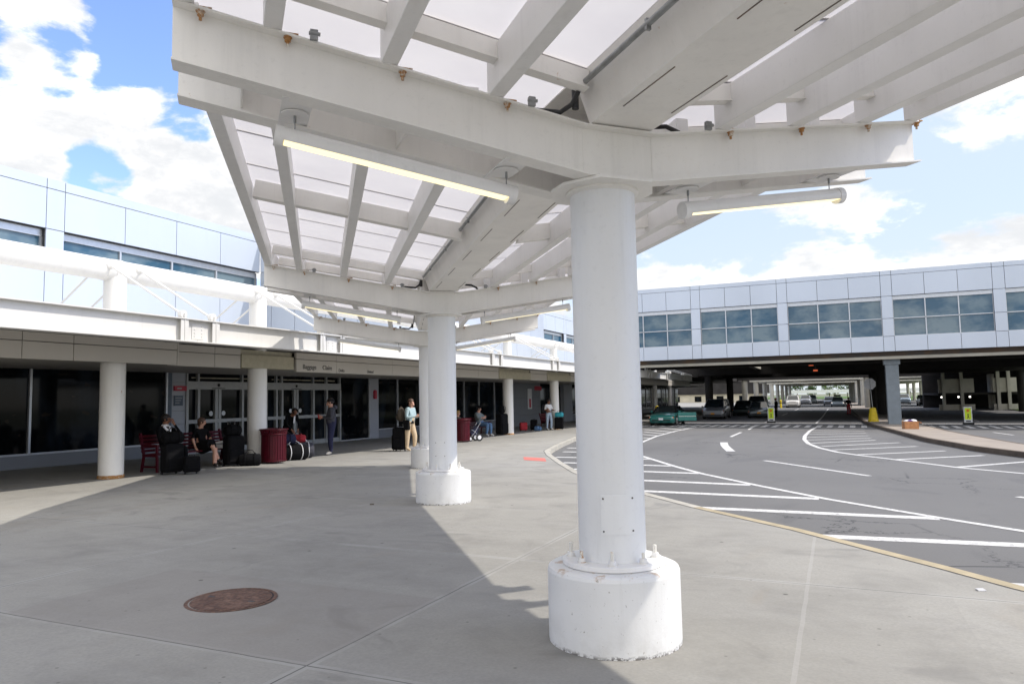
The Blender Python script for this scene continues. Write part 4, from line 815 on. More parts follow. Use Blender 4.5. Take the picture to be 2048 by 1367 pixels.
def bench(x, y, L, rz, lb, base=None):
    z0 = g(x, y); o = thing('bench', lb, 'bench', (x, y, z0), rz, 'dark red slatted benches against the terminal', local=True)   # bench faces local -Y, length along X
    for s in range(5): b = MB(); b.box(-L / 2, L / 2, -.25 + s * .1, -.17 + s * .1, .42, .45); b.build('seat_slat', 'maroon', o)
    for s in range(5): b = MB(); b.bar((-L / 2, .25 + .022 * s, .52 + .088 * s), (L / 2, .25 + .022 * s, .52 + .088 * s), .022, .062); b.build('back_slat', 'maroon', o)
    for sx in (-1, 1):
        X = sx * (L / 2 - .05); b = MB(); b.bar((X, -.24, 0), (X, -.22, .64), .05, .05, (1, 0, 0)); b.bar((X, .30, 0), (X, .22, .42), .05, .05, (1, 0, 0)); b.bar((X, .22, .42), (X, .36, .95), .05, .05, (1, 0, 0))
        b.bar((X, -.24, .40), (X, .26, .40), .04, .05); b.bar((X, -.26, .66), (X, .28, .66), .06, .04); b.bar((X, -.23, .14), (X, .28, .14), .04, .04); b.build('end_frame', 'maroon', o)
    return o
bench(-15.3, 13.95, 2.6, R(90), 'dark red bench at the left, with a suited man and a woman sitting on it'); bench(-15.6, 30.5, 3.0, R(90), 'dark red bench farther along, with a man in a grey sweater sitting on it'); bench(-16.0, 42.0, 2.4, R(90), 'dark red bench deep in the shade, beyond the man in jeans')
def trash(x, y, lb):
    z0 = g(x, y); o = thing('trash_can', lb, 'trash can', (x, y, z0), 0, 'ribbed dark red trash cans')
    b = MB(); b.lathe((x, y, z0), [(.30, .05), (.30, .84)], 40); b.build('liner', 'maroon', o)
    b = MB()
    for k in range(30):
        a = 6.2832 * k / 30; c, s = math.cos(a), math.sin(a); tn = V(-s, c, 0); rd = V(c, s, 0)
        p = [V(x, y, z0) + rd * r_ + V(0, 0, h_) for r_, h_ in ((.315, .04), (.33, .12), (.33, .78), (.37, .93))]
        for i in range(3): b.bar(p[i], p[i + 1], .045, .008, rd)
    b.build('slats', 'maroon', o)
    for r_, zz in ((.345, .08), (.345, .80), (.385, .93)):
        b = MB(); n = 40; b.tube([(x + r_ * math.cos(6.2832 * k / n), y + r_ * math.sin(6.2832 * k / n), z0 + zz) for k in range(n + 1)], .013, 8, False); b.build('hoop', 'maroon', o)
    b = MB(); b.lathe((x, y, z0), [(.30, .861), (.36, .88), (.33, .94), (.18, .96), (.17, .90)], 36, False); b.build('lid', 'maroon', o)
trash(-14.30, 15.85, 'ribbed dark red trash can in front of the second terminal column'); trash(-14.15, 26.7, 'ribbed dark red trash can half hidden behind the canopy columns')

# ------------------------------------------------------------------ luggage
def suitcase(x, y, rz, w, d, h, mat, lb, handle=.0, extra=None):
    z0 = g(x, y); o = thing('suitcase', lb, 'suitcase', (x, y, z0), rz, local=True)
    b = MB(); b.box(-w / 2, w / 2, -d / 2, d / 2, .05, h); b.build('shell', mat, o, bevel=min(w, d) * .22, seg=3)
    b = MB(); b.box(-w / 2 + .05, w / 2 - .05, -d / 2 - .025, -d / 2 + .01, .12, h * .55); b.build('front_pocket', mat, o, bevel=.02)
    for sx in (-1, 1):
        b = MB(); b.tube([(sx * (w / 2 - .05) - .015, d / 2 - .03, .035), (sx * (w / 2 - .05) + .015, d / 2 - .03, .035)], .035, 12); b.build('wheel', 'blackplastic', o)
    b = MB(); b.tube([(-.07, 0, h - .005), (-.06, 0, h + .035), (.06, 0, h + .035), (.07, 0, h - .005)], .012, 8); b.build('carry_handle', 'blackplastic', o)
    if handle: b = MB(); b.tube([(-.1, d / 2 - .03, h - .02), (-.1, d / 2 - .03, h + handle), (.1, d / 2 - .03, h + handle), (.1, d / 2 - .03, h - .02)], .01, 8); b.build('pull_handle', 'chrome', o)
    return o
def duffel(x, y, z, rz, L, r, mat, lb, trim=None):
    o = thing('duffel_bag', lb, 'bag', (x, y, g(x, y) + z), rz, local=True)
    b = MB(); b.tube([(-L / 2, 0, r * .93), (-L / 2 + r * .25, 0, r * .93), (0, 0, r), (L / 2 - r * .25, 0, r * .93), (L / 2, 0, r * .93)], [r * .72, r * .97, r * 1.02, r * .97, r * .72], 18); b.v = [(vx, vy * 1.05, max(vz * .95, .0)) for vx, vy, vz in b.v]; b.build('bag_body', mat, o)
    for sx in (-.22, .22):
        b = MB(); n = 14; b.tube([(sx * L, (r + .012) * math.cos(6.2832 * k / n) * 1.05, max(.004, r * .98 + (r + .01) * math.sin(6.2832 * k / n) * .95)) for k in range(n + 1)], .014, 6, False); b.build('strap', trim or mat, o)
    b = MB(); b.tube([(-.22 * L, 0, 2 * r * .95), (-.1 * L, .02, 2 * r + .07), (.1 * L, .02, 2 * r + .07), (.22 * L, 0, 2 * r * .95)], .012, 8); b.build('handle', trim or 'blackplastic', o); return o
def backpack(x, y, z, rz, s, mat, lb):
    o = thing('backpack', lb, 'backpack', (x, y, z), rz, local=True)
    b = MB(); b.ball((0, 0, .24 * s), .25 * s, 14, 10, (.66, .46, 1.0)); b.build('bag_body', mat, o); b = MB(); b.ball((0, .1 * s, .15 * s), .16 * s, 12, 8, (.8, .45, .8)); b.build('pocket', mat, o)
    for sx in (-1, 1): b = MB(); b.tube([(sx * .09 * s, -.09 * s, .42 * s), (sx * .10 * s, -.16 * s, .40 * s), (sx * .10 * s, -.19 * s, .28 * s), (sx * .1 * s, -.10 * s, .08 * s)], .014, 6); b.build('strap', mat, o)
    b = MB(); b.tube([(0, -.05 * s, .47 * s), (0, 0, .51 * s), (0, .04 * s, .47 * s)], .01, 6); b.build('loop', mat, o); return o
suitcase(-14.40, 12.55, R(80), .46, .30, .72, 'black', 'large black upright suitcase at the knees of the man in the suit', .25)
suitcase(-13.95, 12.72, R(60), .36, .24, .42, 'black', 'small square black case on the ground between the seated man and woman')
duffel(-14.42, 12.58, .72, R(70), .46, .15, 'black', 'black shoulder bag lying on top of the large upright suitcase')
suitcase(-14.70, 14.78, R(75), .50, .32, .80, 'black', 'tall black suitcase standing just left of the second terminal column', .38)
duffel(-14.72, 14.76, .80, R(70), .42, .15, 'black', 'black bag strapped on top of the tall suitcase beside the column')
duffel(-14.31, 14.97, 0, R(40), .55, .17, 'black', 'black duffel bag on the ground at the foot of the second terminal column')
suitcase(-15.1, 15.25, R(80), .40, .26, .60, 'navy', 'dark blue suitcase half hidden behind the tall black suitcase')
duffel(-14.45, 16.85, 0, R(62), .78, .24, 'black', 'black and red duffel bag with white straps beside the trash can', 'whitecloth')
duffel(-14.75, 17.6, 0, R(50), .62, .25, 'charcoal', 'dark duffel bag with white straps, rightmost of the pile beside the trash can', 'whitecloth')
duffel(-14.7, 16.75, .45, R(55), .6, .16, 'navy', 'navy bag lying on top of the black and red duffel')
duffel(-14.9, 17.55, .46, R(30), .45, .13, 'redcloth', 'small red and black bag on top of the rightmost duffel')
duffel(-14.75, 16.15, .42, R(90), .3, .09, 'orange', 'orange pouch beside the trash can, on the dark luggage'); suitcase(-15.05, 16.3, R(80), .42, .26, .50, 'black', 'black case carrying the orange pouch, behind the trash can')
suitcase(-13.55, 21.05, R(10), .42, .28, .80, 'black', 'black wheeled suitcase behind the man in the aqua shirt', .2); suitcase(-13.75, 21.2, R(30), .34, .24, .55, 'black', 'lower black case leaning by the man in the aqua shirt')
suitcase(-14.35, 27.5, R(85), .42, .28, .62, 'black', 'black suitcase next to the half hidden trash can', .2)
suitcase(-15.0, 32.5, R(80), .62, .40, 1.05, 'black', 'very tall black bag standing between the seated man and the white column'); backpack(-14.95, 32.45, g(-14.9, 32) + 1.03, R(60), .9, 'black', 'black backpack on top of the very tall bag by the white column')
suitcase(-14.55, 39.35, R(20), .52, .34, .72, 'black', 'black suitcase to the right of the standing man in jeans', .0); duffel(-14.52, 39.33, .73, R(20), .5, .15, 'teal', 'bright teal bag lying on the black suitcase of the man in jeans')
suitcase(-15.55, 38.0, R(20), .4, .3, .62, 'black', 'black suitcase to the left of the standing man in jeans'); suitcase(-15.9, 37.3, R(40), .42, .28, .48, 'redcloth', 'low dark red suitcase, leftmost of the cases near the man in jeans'); duffel(-15.25, 37.8, 0, R(40), .4, .14, 'denim', 'small blue and white bag between the far suitcases')
# stroller with pale rims beside the far trash can
x, y = -13.95, 27.35; z0 = g(x, y); o = thing('stroller', 'folded black stroller with white rimmed wheels beside the far trash can', 'stroller', (x, y, z0), R(-35), local=True)
o.scale = (.78, .78, .78)
for (wx, wy, r_) in ((-.22, .25, .2), (.22, .25, .2), (-.2, -.3, .14), (.2, -.3, .14)):
    b = MB(); b.tube([(wx - .02, wy, r_), (wx + .02, wy, r_)], r_, 20); w = b.build('wheel', 'tyre', o); b = MB(); b.tube([(wx - .024, wy, r_), (wx + .024, wy, r_)], r_ * .55, 20); b.build('rim', 'whitecloth', w, org=(0, 0, 0))
b = MB()
for sx in (-.2, .2): b.tube([(sx, -.3, .15), (sx, .0, .5), (sx, .35, 1.0)], .014, 8); b.tube([(sx, .25, .2), (sx, .0, .5), (sx, -.2, .62)], .014, 8)
b.tube([(-.2, .35, 1.0), (.2, .35, 1.0)], .016, 8); b.build('frame', 'chrome', o)
b = MB(); b.hexa([(-.18, -.2, .35), (.18, -.2, .35), (.18, .12, .3), (-.18, .12, .3), (-.18, -.22, .45), (.18, -.22, .45), (.18, .3, .9), (-.18, .3, .9)]); b.build('seat', 'navy', o)
# newspaper, handbag on first bench
b = MB(); b.obox((-15.25, 13.45, .455 + g(-15, 13)), (.16, .05, 0), (-.06, .2, 0), (0, 0, .01)); tag(b.build('newspaper', 'paper', None, org=(-15.25, 13.45, .47)), 'folded newspaper on the bench seat left of the woman', 'newspaper')
b = MB(); b.obox((-15.2, 14.85, .50 + g(-15, 13)), (.15, .02, 0), (-.03, .17, 0), (0, 0, .05)); b.obox((-15.22, 14.85, .60 + g(-15, 13)), (.1, .05, .02), (-.03, .13, 0), (0, 0, .03)); tag(b.build('paper_bag', 'whitecloth', None, org=(-15.2, 14.85, .5)), 'crumpled white paper bag on the bench right of the woman', 'bag')

# ------------------------------------------------------------------ people
BONES = [('pelvis', 'waist', 'low'), ('waist', 'chest', 'top'), ('chest', 'neck0', 'top'), ('neck0', 'neck', 'skin'), ('neck', 'head', 'skin'), ('head', 'crown', 'skin'), ('head', 'nose', 'skin')]
for sd in 'LR': BONES += [('chest', 'sh' + sd, 'top'), ('sh' + sd, 'el' + sd, 'top'), ('el' + sd, 'wr' + sd, 'sleeve'), ('wr' + sd, 'pa' + sd, 'skin'), ('pelvis', 'hip' + sd, 'low'), ('hip' + sd, 'kn' + sd, 'low'), ('kn' + sd, 'an' + sd, 'leg'), ('an' + sd, 'to' + sd, 'shoe')]
RAD = dict(pelvis=.135, waist=.125, chest=.145, neck0=.075, neck=.055, head=.098, crown=.078, nose=.014, sh=.066, el=.046, wr=.03, pa=.032, hip=.102, kn=.074, an=.058, to=.038)
def person(lb, loc, rz, J, mats, H=1.75, hair='hair_b', hairlen=0, build_=1.0, top_r=1.0, group=None, long_sleeve=True):
    o = thing('person', lb, 'person', loc, rz, group, local=True)
    k = H / 1.75; P_ = {n: V(v[0], -v[1], v[2]) * k for n, v in J.items()}
    names = list(P_); idx = {n: i for i, n in enumerate(names)}; verts = [P_[n] for n in names]; edges = []; rad = []
    for n in names:
        r = RAD[n[:-1] if n[-1] in 'LR' else n] * k; r *= build_ if n not in ('head', 'crown', 'nose', 'neck') and n[:2] not in ('wr', 'pa', 'an', 'to') else 1; r *= top_r if n in ('chest', 'waist', 'shL', 'shR', 'elL', 'elR') else 1; rad.append(r)
    seg = []
    for a, b_, t in BONES:
        if a in idx and b_ in idx: edges.append((idx[a], idx[b_])); seg.append((P_[a], P_[b_], t))
    for sd in 'LR':
        if 'pa' + sd not in idx: continue
        w, p = P_['wr' + sd], P_['pa' + sd]; d = (p - w).normalized(); s = d.cross(V(0, 1, 0)); s = s.normalized() if s.length > .3 else d.cross(V(0, 0, 1)).normalized(); u = d.cross(s).normalized()
        for j, (off, ln) in enumerate(((-.028, .062), (-.010, .075), (.010, .07), (.027, .055), (.045, .045))):
            b0 = p + s * off * k + d * (.02 if j < 4 else -.015) * k; curl = u * (-.022 if j < 4 else -.012) * k
            q1 = b0 + d * ln * .5 * k + (s * .018 * k if j == 4 else V(0, 0, 0)); q2 = q1 + d * ln * .42 * k + curl
            i0 = len(verts); verts += [b0, q1, q2]; rad += [.0095 * k, .0085 * k, .007 * k]; edges += [(idx['pa' + sd], i0), (i0, i0 + 1), (i0 + 1, i0 + 2)]; seg.append((b0, q2, 'skin'))
    me = bpy.data.meshes.new('sk'); me.from_pydata([tuple(v) for v in verts], edges, []); ob = bpy.data.objects.new('sk', me); COL.objects.link(ob)
    md = ob.modifiers.new('s', 'SKIN'); md.use_smooth_shade = True; sv_ = me.skin_vertices[0].data
    for i, r in enumerate(rad): sv_[i].radius = (r, r)
    sv_[idx['pelvis']].use_root = True
    ss = ob.modifiers.new('ss', 'SUBSURF'); ss.levels = 2; ss.render_levels = 2
    bpy.context.view_layer.update(); me2 = bpy.data.meshes.new_from_object(ob.evaluated_get(bpy.context.evaluated_depsgraph_get())); bpy.data.objects.remove(ob)
    order = ['skin', 'top', 'sleeve', 'low', 'leg', 'shoe']; me2.materials.clear()
    for t_ in order: me2.materials.append(M[mats.get(t_, mats.get({'sleeve': 'top', 'leg': 'low'}.get(t_, t_), 'skin_l'))])
    for pl_ in me2.polygons:
        c = pl_.center; best = None
        for a, b_, t_ in seg:
            ab = b_ - a; tt = max(0, min(1, (c - a).dot(ab) / max(ab.length_squared, 1e-9))); dd = (c - (a + ab * tt)).length
            if best is None or dd < best[0]: best = (dd, t_)
        pl_.material_index = order.index(best[1]); pl_.use_smooth = True
    me2.name = 'body'; bo = bpy.data.objects.new('body', me2); COL.objects.link(bo); bo.parent = o
    hd, nz, cr_ = P_['head'], P_['nose'], P_['crown']; fw = (nz - hd); fw.z = 0; fw.normalize(); sdv = fw.cross(V(0, 0, 1)); up = (cr_ - P_['neck']).normalized()
    if hair:   # cap of hair set back on the skull
        b = MB(); c = hd.lerp(cr_, .55) - fw * .014 * k; b.ball((0, 0, 0), .108 * k, 16, 10, (1, 1.02, .95)); b.v = [tuple(V(*q) + c) for q in b.v if True]
        keep = [f for f in b.f if sum((V(*b.v[i]) - hd).dot(fw) for i in f) / len(f) < (.05 + .9 * max(0, sum((V(*b.v[i]) - hd).z for i in f) / len(f) - .03)) * k and sum(V(*b.v[i]).z for i in f) / len(f) > hd.z - (.05 + hairlen) * k]
        b.f = keep; b.sm = [True] * len(keep); b.mi = [0] * len(keep)
        if hairlen > .04: b.tube([hd - fw * .05 * k + up * .03, hd - fw * .07 * k - up * .06 * k, hd - fw * .06 * k - up * (.08 + hairlen) * k], [.07 * k, .065 * k, .03 * k], 10)
        b.build('hair', hair, o)
    b = MB()
    for s in (-1, 1): b.ball(tuple(hd + fw * .086 * k + sdv * s * .033 * k + up * .012), .011 * k, 8, 5)
    b.build('eyes', 'ink', o); b = MB(); b.bar(hd + fw * .09 * k - up * .05 * k - sdv * .02 * k, hd + fw * .09 * k - up * .05 * k + sdv * .02 * k, .008, .006); b.build('mouth', 'redcloth', o)
    for s in (-1, 1): b = MB(); b.ball(tuple(hd + sdv * s * .093 * k - up * .005), .024 * k, 8, 6, (.5, .8, 1.2)); b.build('ear', mats['skin'], o)
    return o
def base_stand(lean=0., look=(0, 1, -.1), legs=((-.10, .0), (.10, .02))):
    lx, ly, lz = look
    J = dict(pelvis=(0, 0, .97), waist=(0, .01 + lean * .3, 1.10), chest=(0, .0 + lean * .7, 1.30), neck0=(0, -.01 + lean, 1.44), neck=(0, .0 + lean, 1.50), head=(lx * .03, .03 + lean, 1.60), crown=(0, .01 + lean, 1.675))
    J['nose'] = (lx * .10 + J['head'][0], J['head'][1] + .105 * ly, J['head'][2] - .01 + lz * .15)
    for s, sd, (fx, fy) in ((-1, 'L', legs[0]), (1, 'R', legs[1])):
        J.update({'sh' + sd: (.175 * s, -.01 + lean * .85, 1.385), 'el' + sd: (.22 * s, -.02 + lean, 1.12), 'wr' + sd: (.23 * s, .08 + lean, .89), 'pa' + sd: (.23 * s, .10 + lean, .81), 'hip' + sd: (.095 * s, 0, .90), 'kn' + sd: (fx, fy + .03, .49), 'an' + sd: (fx, fy, .09), 'to' + sd: (fx * 1.15, fy + .16, .045)})
    return J
def base_sit(seat=.46, back=-.10, look=(0, 1, 0), lean=0.):
    zp = seat + .11; J = dict(pelvis=(0, 0, zp), waist=(0, -.02 + back * .4 + lean * .3, zp + .16), chest=(0, back + lean * .8, zp + .36), neck0=(0, back + lean, zp + .50), neck=(0, back + lean + .02, zp + .56), head=(look[0] * .02, back + lean + .05, zp + .66), crown=(0, back + lean + .03, zp + .735))
    J['nose'] = (J['head'][0] + look[0] * .10, J['head'][1] + .105 * look[1], J['head'][2] - .01 + look[2] * .15)
    for s, sd in ((-1, 'L'), (1, 'R')):
        J.update({'sh' + sd: (.175 * s, back + lean * .9 + .0, zp + .44), 'el' + sd: (.22 * s, back + .04 + lean, zp + .18), 'wr' + sd: (.14 * s, .22, zp + .10), 'pa' + sd: (.10 * s, .29, zp + .09), 'hip' + sd: (.095 * s, .04, zp - .02), 'kn' + sd: (.12 * s, .47, zp - .02), 'an' + sd: (.12 * s, .46, .09), 'to' + sd: (.14 * s, .62, .045)})
    return J
# suited man on the first bench, hand to his face
J = base_sit(look=(.45, .85, 0)); J.update(elR=(.24, .22, .82), wrR=(.10, .12, 1.10), paR=(.07, .10, 1.18), elL=(-.26, .05, .76), wrL=(-.12, .26, .70), paL=(-.05, .32, .70))
p1 = person('seated man in a dark suit with white collar, resting his hand on his face', gp(-15.22, 13.12), R(88), J, dict(skin='skin_m', top='black', low='black', shoe='shoe_b'), 1.80, 'hair_b', 0, 1.08)
b = MB(); zc_ = .46 + .11 + .50
b.bar((-.09, .03, 1.10), (.0, -.09, .94), .05, .03, (0, -1, 0)); b.bar((.09, .03, 1.10), (.0, -.09, .94), .05, .03, (0, -1, 0)); b.ball((0, .09, 1.12), .088, 14, 8, (1.05, 1, .5)); b.build('shirt_collar', 'whitecloth', p1)
# woman, legs crossed
J = base_sit(look=(.6, .8, .05), back=-.06); J.update(elL=(-.25, -.06, .80), wrL=(-.22, .02, .56), paL=(-.22, .08, .50), elR=(.24, .04, .78), wrR=(.10, .24, .70), paR=(.03, .28, .70), knL=(-.02, .46, .62), anL=(.14, .50, .20), toL=(.18, .63, .14), knR=(.06, .48, .55), anR=(-.02, .56, .09), toR=(-.02, .70, .045))
p2 = person('seated woman in a black short-sleeved dress with bare crossed legs', gp(-15.22, 14.2), R(84), J, dict(skin='skin_l', top='black', sleeve='skin_l', low='black', leg='skin_l', shoe='shoe_b'), 1.66, 'hair_br', .05, .92)
b = MB(); b.tube([(0, .02, .52), (0, -.12, .55), (.01, -.38, .60)], [.185, .175, .135], 20); b.build('skirt', 'black', p2)
# man in cap by the doors looking at a phone
J = base_stand(.02, (0, 1, -.5)); J.update(elL=(-.24, .02, 1.13), wrL=(-.10, .27, 1.16), paL=(-.05, .34, 1.18), elR=(.24, .02, 1.13), wrR=(.10, .27, 1.14), paR=(.05, .34, 1.15))
p3 = person('standing man in a dark cap, charcoal jacket and navy trousers, holding something red', gp(-14.66, 18.85), R(-48), J, dict(skin='skin_l', top='charcoal', low='navy', shoe='shoe_w'), 1.82, 'hair_b', 0, 1.25, 1.12)
b = MB(); b.ball((0, -.02, 1.72), .115, 16, 8, (1, 1.05, .55)); b.bar((0, -.10, 1.70), (0, -.22, 1.685), .15, .012); b.build('cap', 'black', p3); b = MB(); b.obox((0, -.40, 1.22), (.05, 0, 0), (0, .012, .01), (0, -.02, .07)); b.build('red_phone_case', 'redcloth', p3)
b = MB(); b.ball((0, .10, 1.50), .12, 12, 8, (1.1, .7, .7)); b.build('hood', 'charcoal', p3)
# man with aqua shirt reading his phone
J = base_stand(.05, (0, 1, -.6), ((-.10, -.05), (.12, .10))); J.update(elL=(-.25, .05, 1.12), wrL=(-.10, .30, 1.14), paL=(-.05, .37, 1.17), elR=(.25, .06, 1.12), wrR=(.10, .30, 1.14), paR=(.05, .37, 1.17))
p4 = person('standing man in a pale aqua shirt and khaki trousers looking down at his phone', gp(-13.2, 21.15), R(88), J, dict(skin='skin_l', top='mint', sleeve='mint', low='beige', shoe='beige'), 1.78, 'hair_br', 0, 1.15, 1.08)
b = MB(); b.obox((0, -.44, 1.21), (.035, 0, 0), (0, .008, .006), (0, -.03, .065)); b.build('phone', 'blackplastic', p4); b = MB(); b.tube([(-.02, .0, .93), (-.02, .0, 1.03)], [.162, .155], 20); b.build('belt', 'black', p4)
b = MB(); b.bar((-.20, .0, 1.05), (-.19, -.02, .72), .10, .2, (0, 1, 0)); b.build('jacket_over_arm', 'black', p4)
backpack(-13.53, 21.14, g(-13.5, 21) + 1.0, R(88), 1.0, 'brownbag', 'dark brown backpack worn by the man in the aqua shirt')
# person bent over behind the trash can
J = base_stand(.30, (0, .9, -.9)); J.update(chest=(0, .25, 1.22), neck0=(0, .36, 1.32), neck=(0, .41, 1.36), head=(0, .48, 1.42), crown=(0, .50, 1.50), nose=(0, .57, 1.36), shL=(-.18, .28, 1.28), shR=(.18, .28, 1.28), elL=(-.22, .34, 1.02), elR=(.22, .34, 1.02), wrL=(-.12, .46, .86), paL=(-.09, .52, .80), wrR=(.12, .46, .86), paR=(.09, .52, .80))
p5 = person('person in black clothes bending over the luggage behind the red trash can', gp(-16.0, 18.35), R(70), J, dict(skin='skin_m', top='black', low='black', shoe='shoe_b'), 1.68, 'hair_b', .03)
b = MB(); b.bar((0.02, -.42, 1.24), (.02, -.36, 1.02), .05, .012, (0, -1, 0)); b.build('scarf', 'whitecloth', p5)
# grey sweater man on far bench, arms folded
J = base_sit(look=(.35, .9, .1), back=-.14); J.update(elL=(-.25, .06, .80), wrL=(-.02, .20, .86), paL=(.07, .20, .88), elR=(.25, .06, .80), wrR=(.02, .23, .83), paR=(-.07, .22, .84), anL=(-.13, .40, .09), toL=(-.15, .56, .045))
p6 = person('seated man in a black cap, grey sweater and jeans with his arms folded', gp(-15.5, 31.2), R(80), J, dict(skin='skin_l', top='greyshirt', sleeve='greyshirt', low='denim', shoe='shoe_w'), 1.84, 'hair_b', 0, 1.2, 1.1)
b = MB(); b.ball((.01, .08, 1.395), .118, 16, 8, (1, 1.05, .6)); b.bar((.03, .0, 1.37), (.07, -.12, 1.36), .15, .012); b.build('cap', 'black', p6)
# blond person at the near end of the bench
J = base_sit(look=(-.2, .9, -.4)); p7 = person('seated blond person in a brown top, half hidden behind the far red trash can', gp(-15.45, 28.95), R(85), J, dict(skin='skin_l', top='brownbag', low='navy', shoe='shoe_b'), 1.62, 'hair_y', .06)
# man in white shirt and jeans far off
J = base_stand(.0, (.3, .9, -.1), ((-.1, -.04), (.12, .06))); J.update(elR=(.24, .06, 1.14), wrR=(.16, .28, 1.10), paR=(.15, .35, 1.10), elL=(-.24, -.02, 1.14), wrL=(-.13, .18, 1.05), paL=(-.08, .22, 1.04))
p8 = person('distant standing man in a white shirt and pale jeans between black suitcases', gp(-15.0, 38.9), R(60), J, dict(skin='skin_m', top='whitecloth', sleeve='skin_m', low='denim_lt', leg='denim_lt', shoe='shoe_w'), 1.78, 'hair_b', 0, 1.02)
backpack(-15.30, 38.95, g(-15, 38.9) + 1.0, R(60), .95, 'charcoal', 'grey backpack worn by the distant man in pale jeans')
J = base_stand(.05, (.5, .8, -.1)); J.update(elL=(-.3, .1, 1.15), wrL=(-.3, .32, 1.05), paL=(-.3, .4, 1.02))
person('distant person in black jacket and dark red trousers at the edge of the traffic island', (1.15, 76.5, g(1.1, 76.5) - .15), R(20), J, dict(skin='skin_l', top='black', low='redcloth', leg='redcloth', shoe='shoe_b'), 1.72, 'hair_b')
p9 = person('distant person in a red cap standing beside the parked grey sedan', (-4.85, 69.3, -.52), R(-60), base_stand(), dict(skin='skin_d', top='black', low='black', shoe='shoe_b'), 1.74, None); b = MB(); b.ball((0, -.01, 1.69), .12, 12, 8, (1, 1.1, .6)); b.build('cap', 'redcloth', p9)

# ------------------------------------------------------------------ vehicles (front towards local -Y)
def loft(b, rings, smooth=True, cap=True):
    n = len(rings[0]); vs = [q for r_ in rings for q in r_]; fs = []
    for i in range(len(rings) - 1):
        for j in range(n): j2 = (j + 1) % n; fs.append((i * n + j, (i + 1) * n + j, (i + 1) * n + j2, i * n + j2))
    b.add(vs, fs, smooth)
    if cap: b.add(rings[0], [tuple(range(n))]); b.add(rings[-1], [tuple(range(n))[::-1]])
    return b
PROF = {  # y/L, z bottom, z top, half width factor;  greenhouse: belt y0,y1, roof y0,y1
 'sedan': ([(-.5, .34, .60, .80), (-.487, .24, .68, .90), (-.45, .19, .74, .97), (-.36, .18, .80, 1), (-.23, .18, .90, 1), (0, .18, .92, 1), (.25, .18, .93, 1), (.40, .2, .97, .98), (.475, .26, .95, .93), (.5, .36, .84, .84)], (-.25, .40, -.09, .24)),
 'suv': ([(-.5, .38, .84, .84), (-.487, .28, .96, .93), (-.45, .25, 1.03, .98), (-.36, .25, 1.08, 1), (-.24, .25, 1.12, 1), (0, .25, 1.13, 1), (.3, .25, 1.14, 1), (.45, .27, 1.14, .98), (.49, .32, 1.1, .95), (.5, .4, 1.0, .9)], (-.25, .485, -.12, .43)),
 'van': ([(-.5, .34, .70, .80), (-.487, .24, .82, .92), (-.45, .2, .90, .98), (-.38, .2, .98, 1), (-.30, .2, 1.04, 1), (0, .2, 1.06, 1), (.3, .2, 1.07, 1), (.45, .22, 1.07, .98), (.49, .3, 1.04, .95), (.5, .4, 1.0, .9)], (-.34, .485, -.12, .44))}
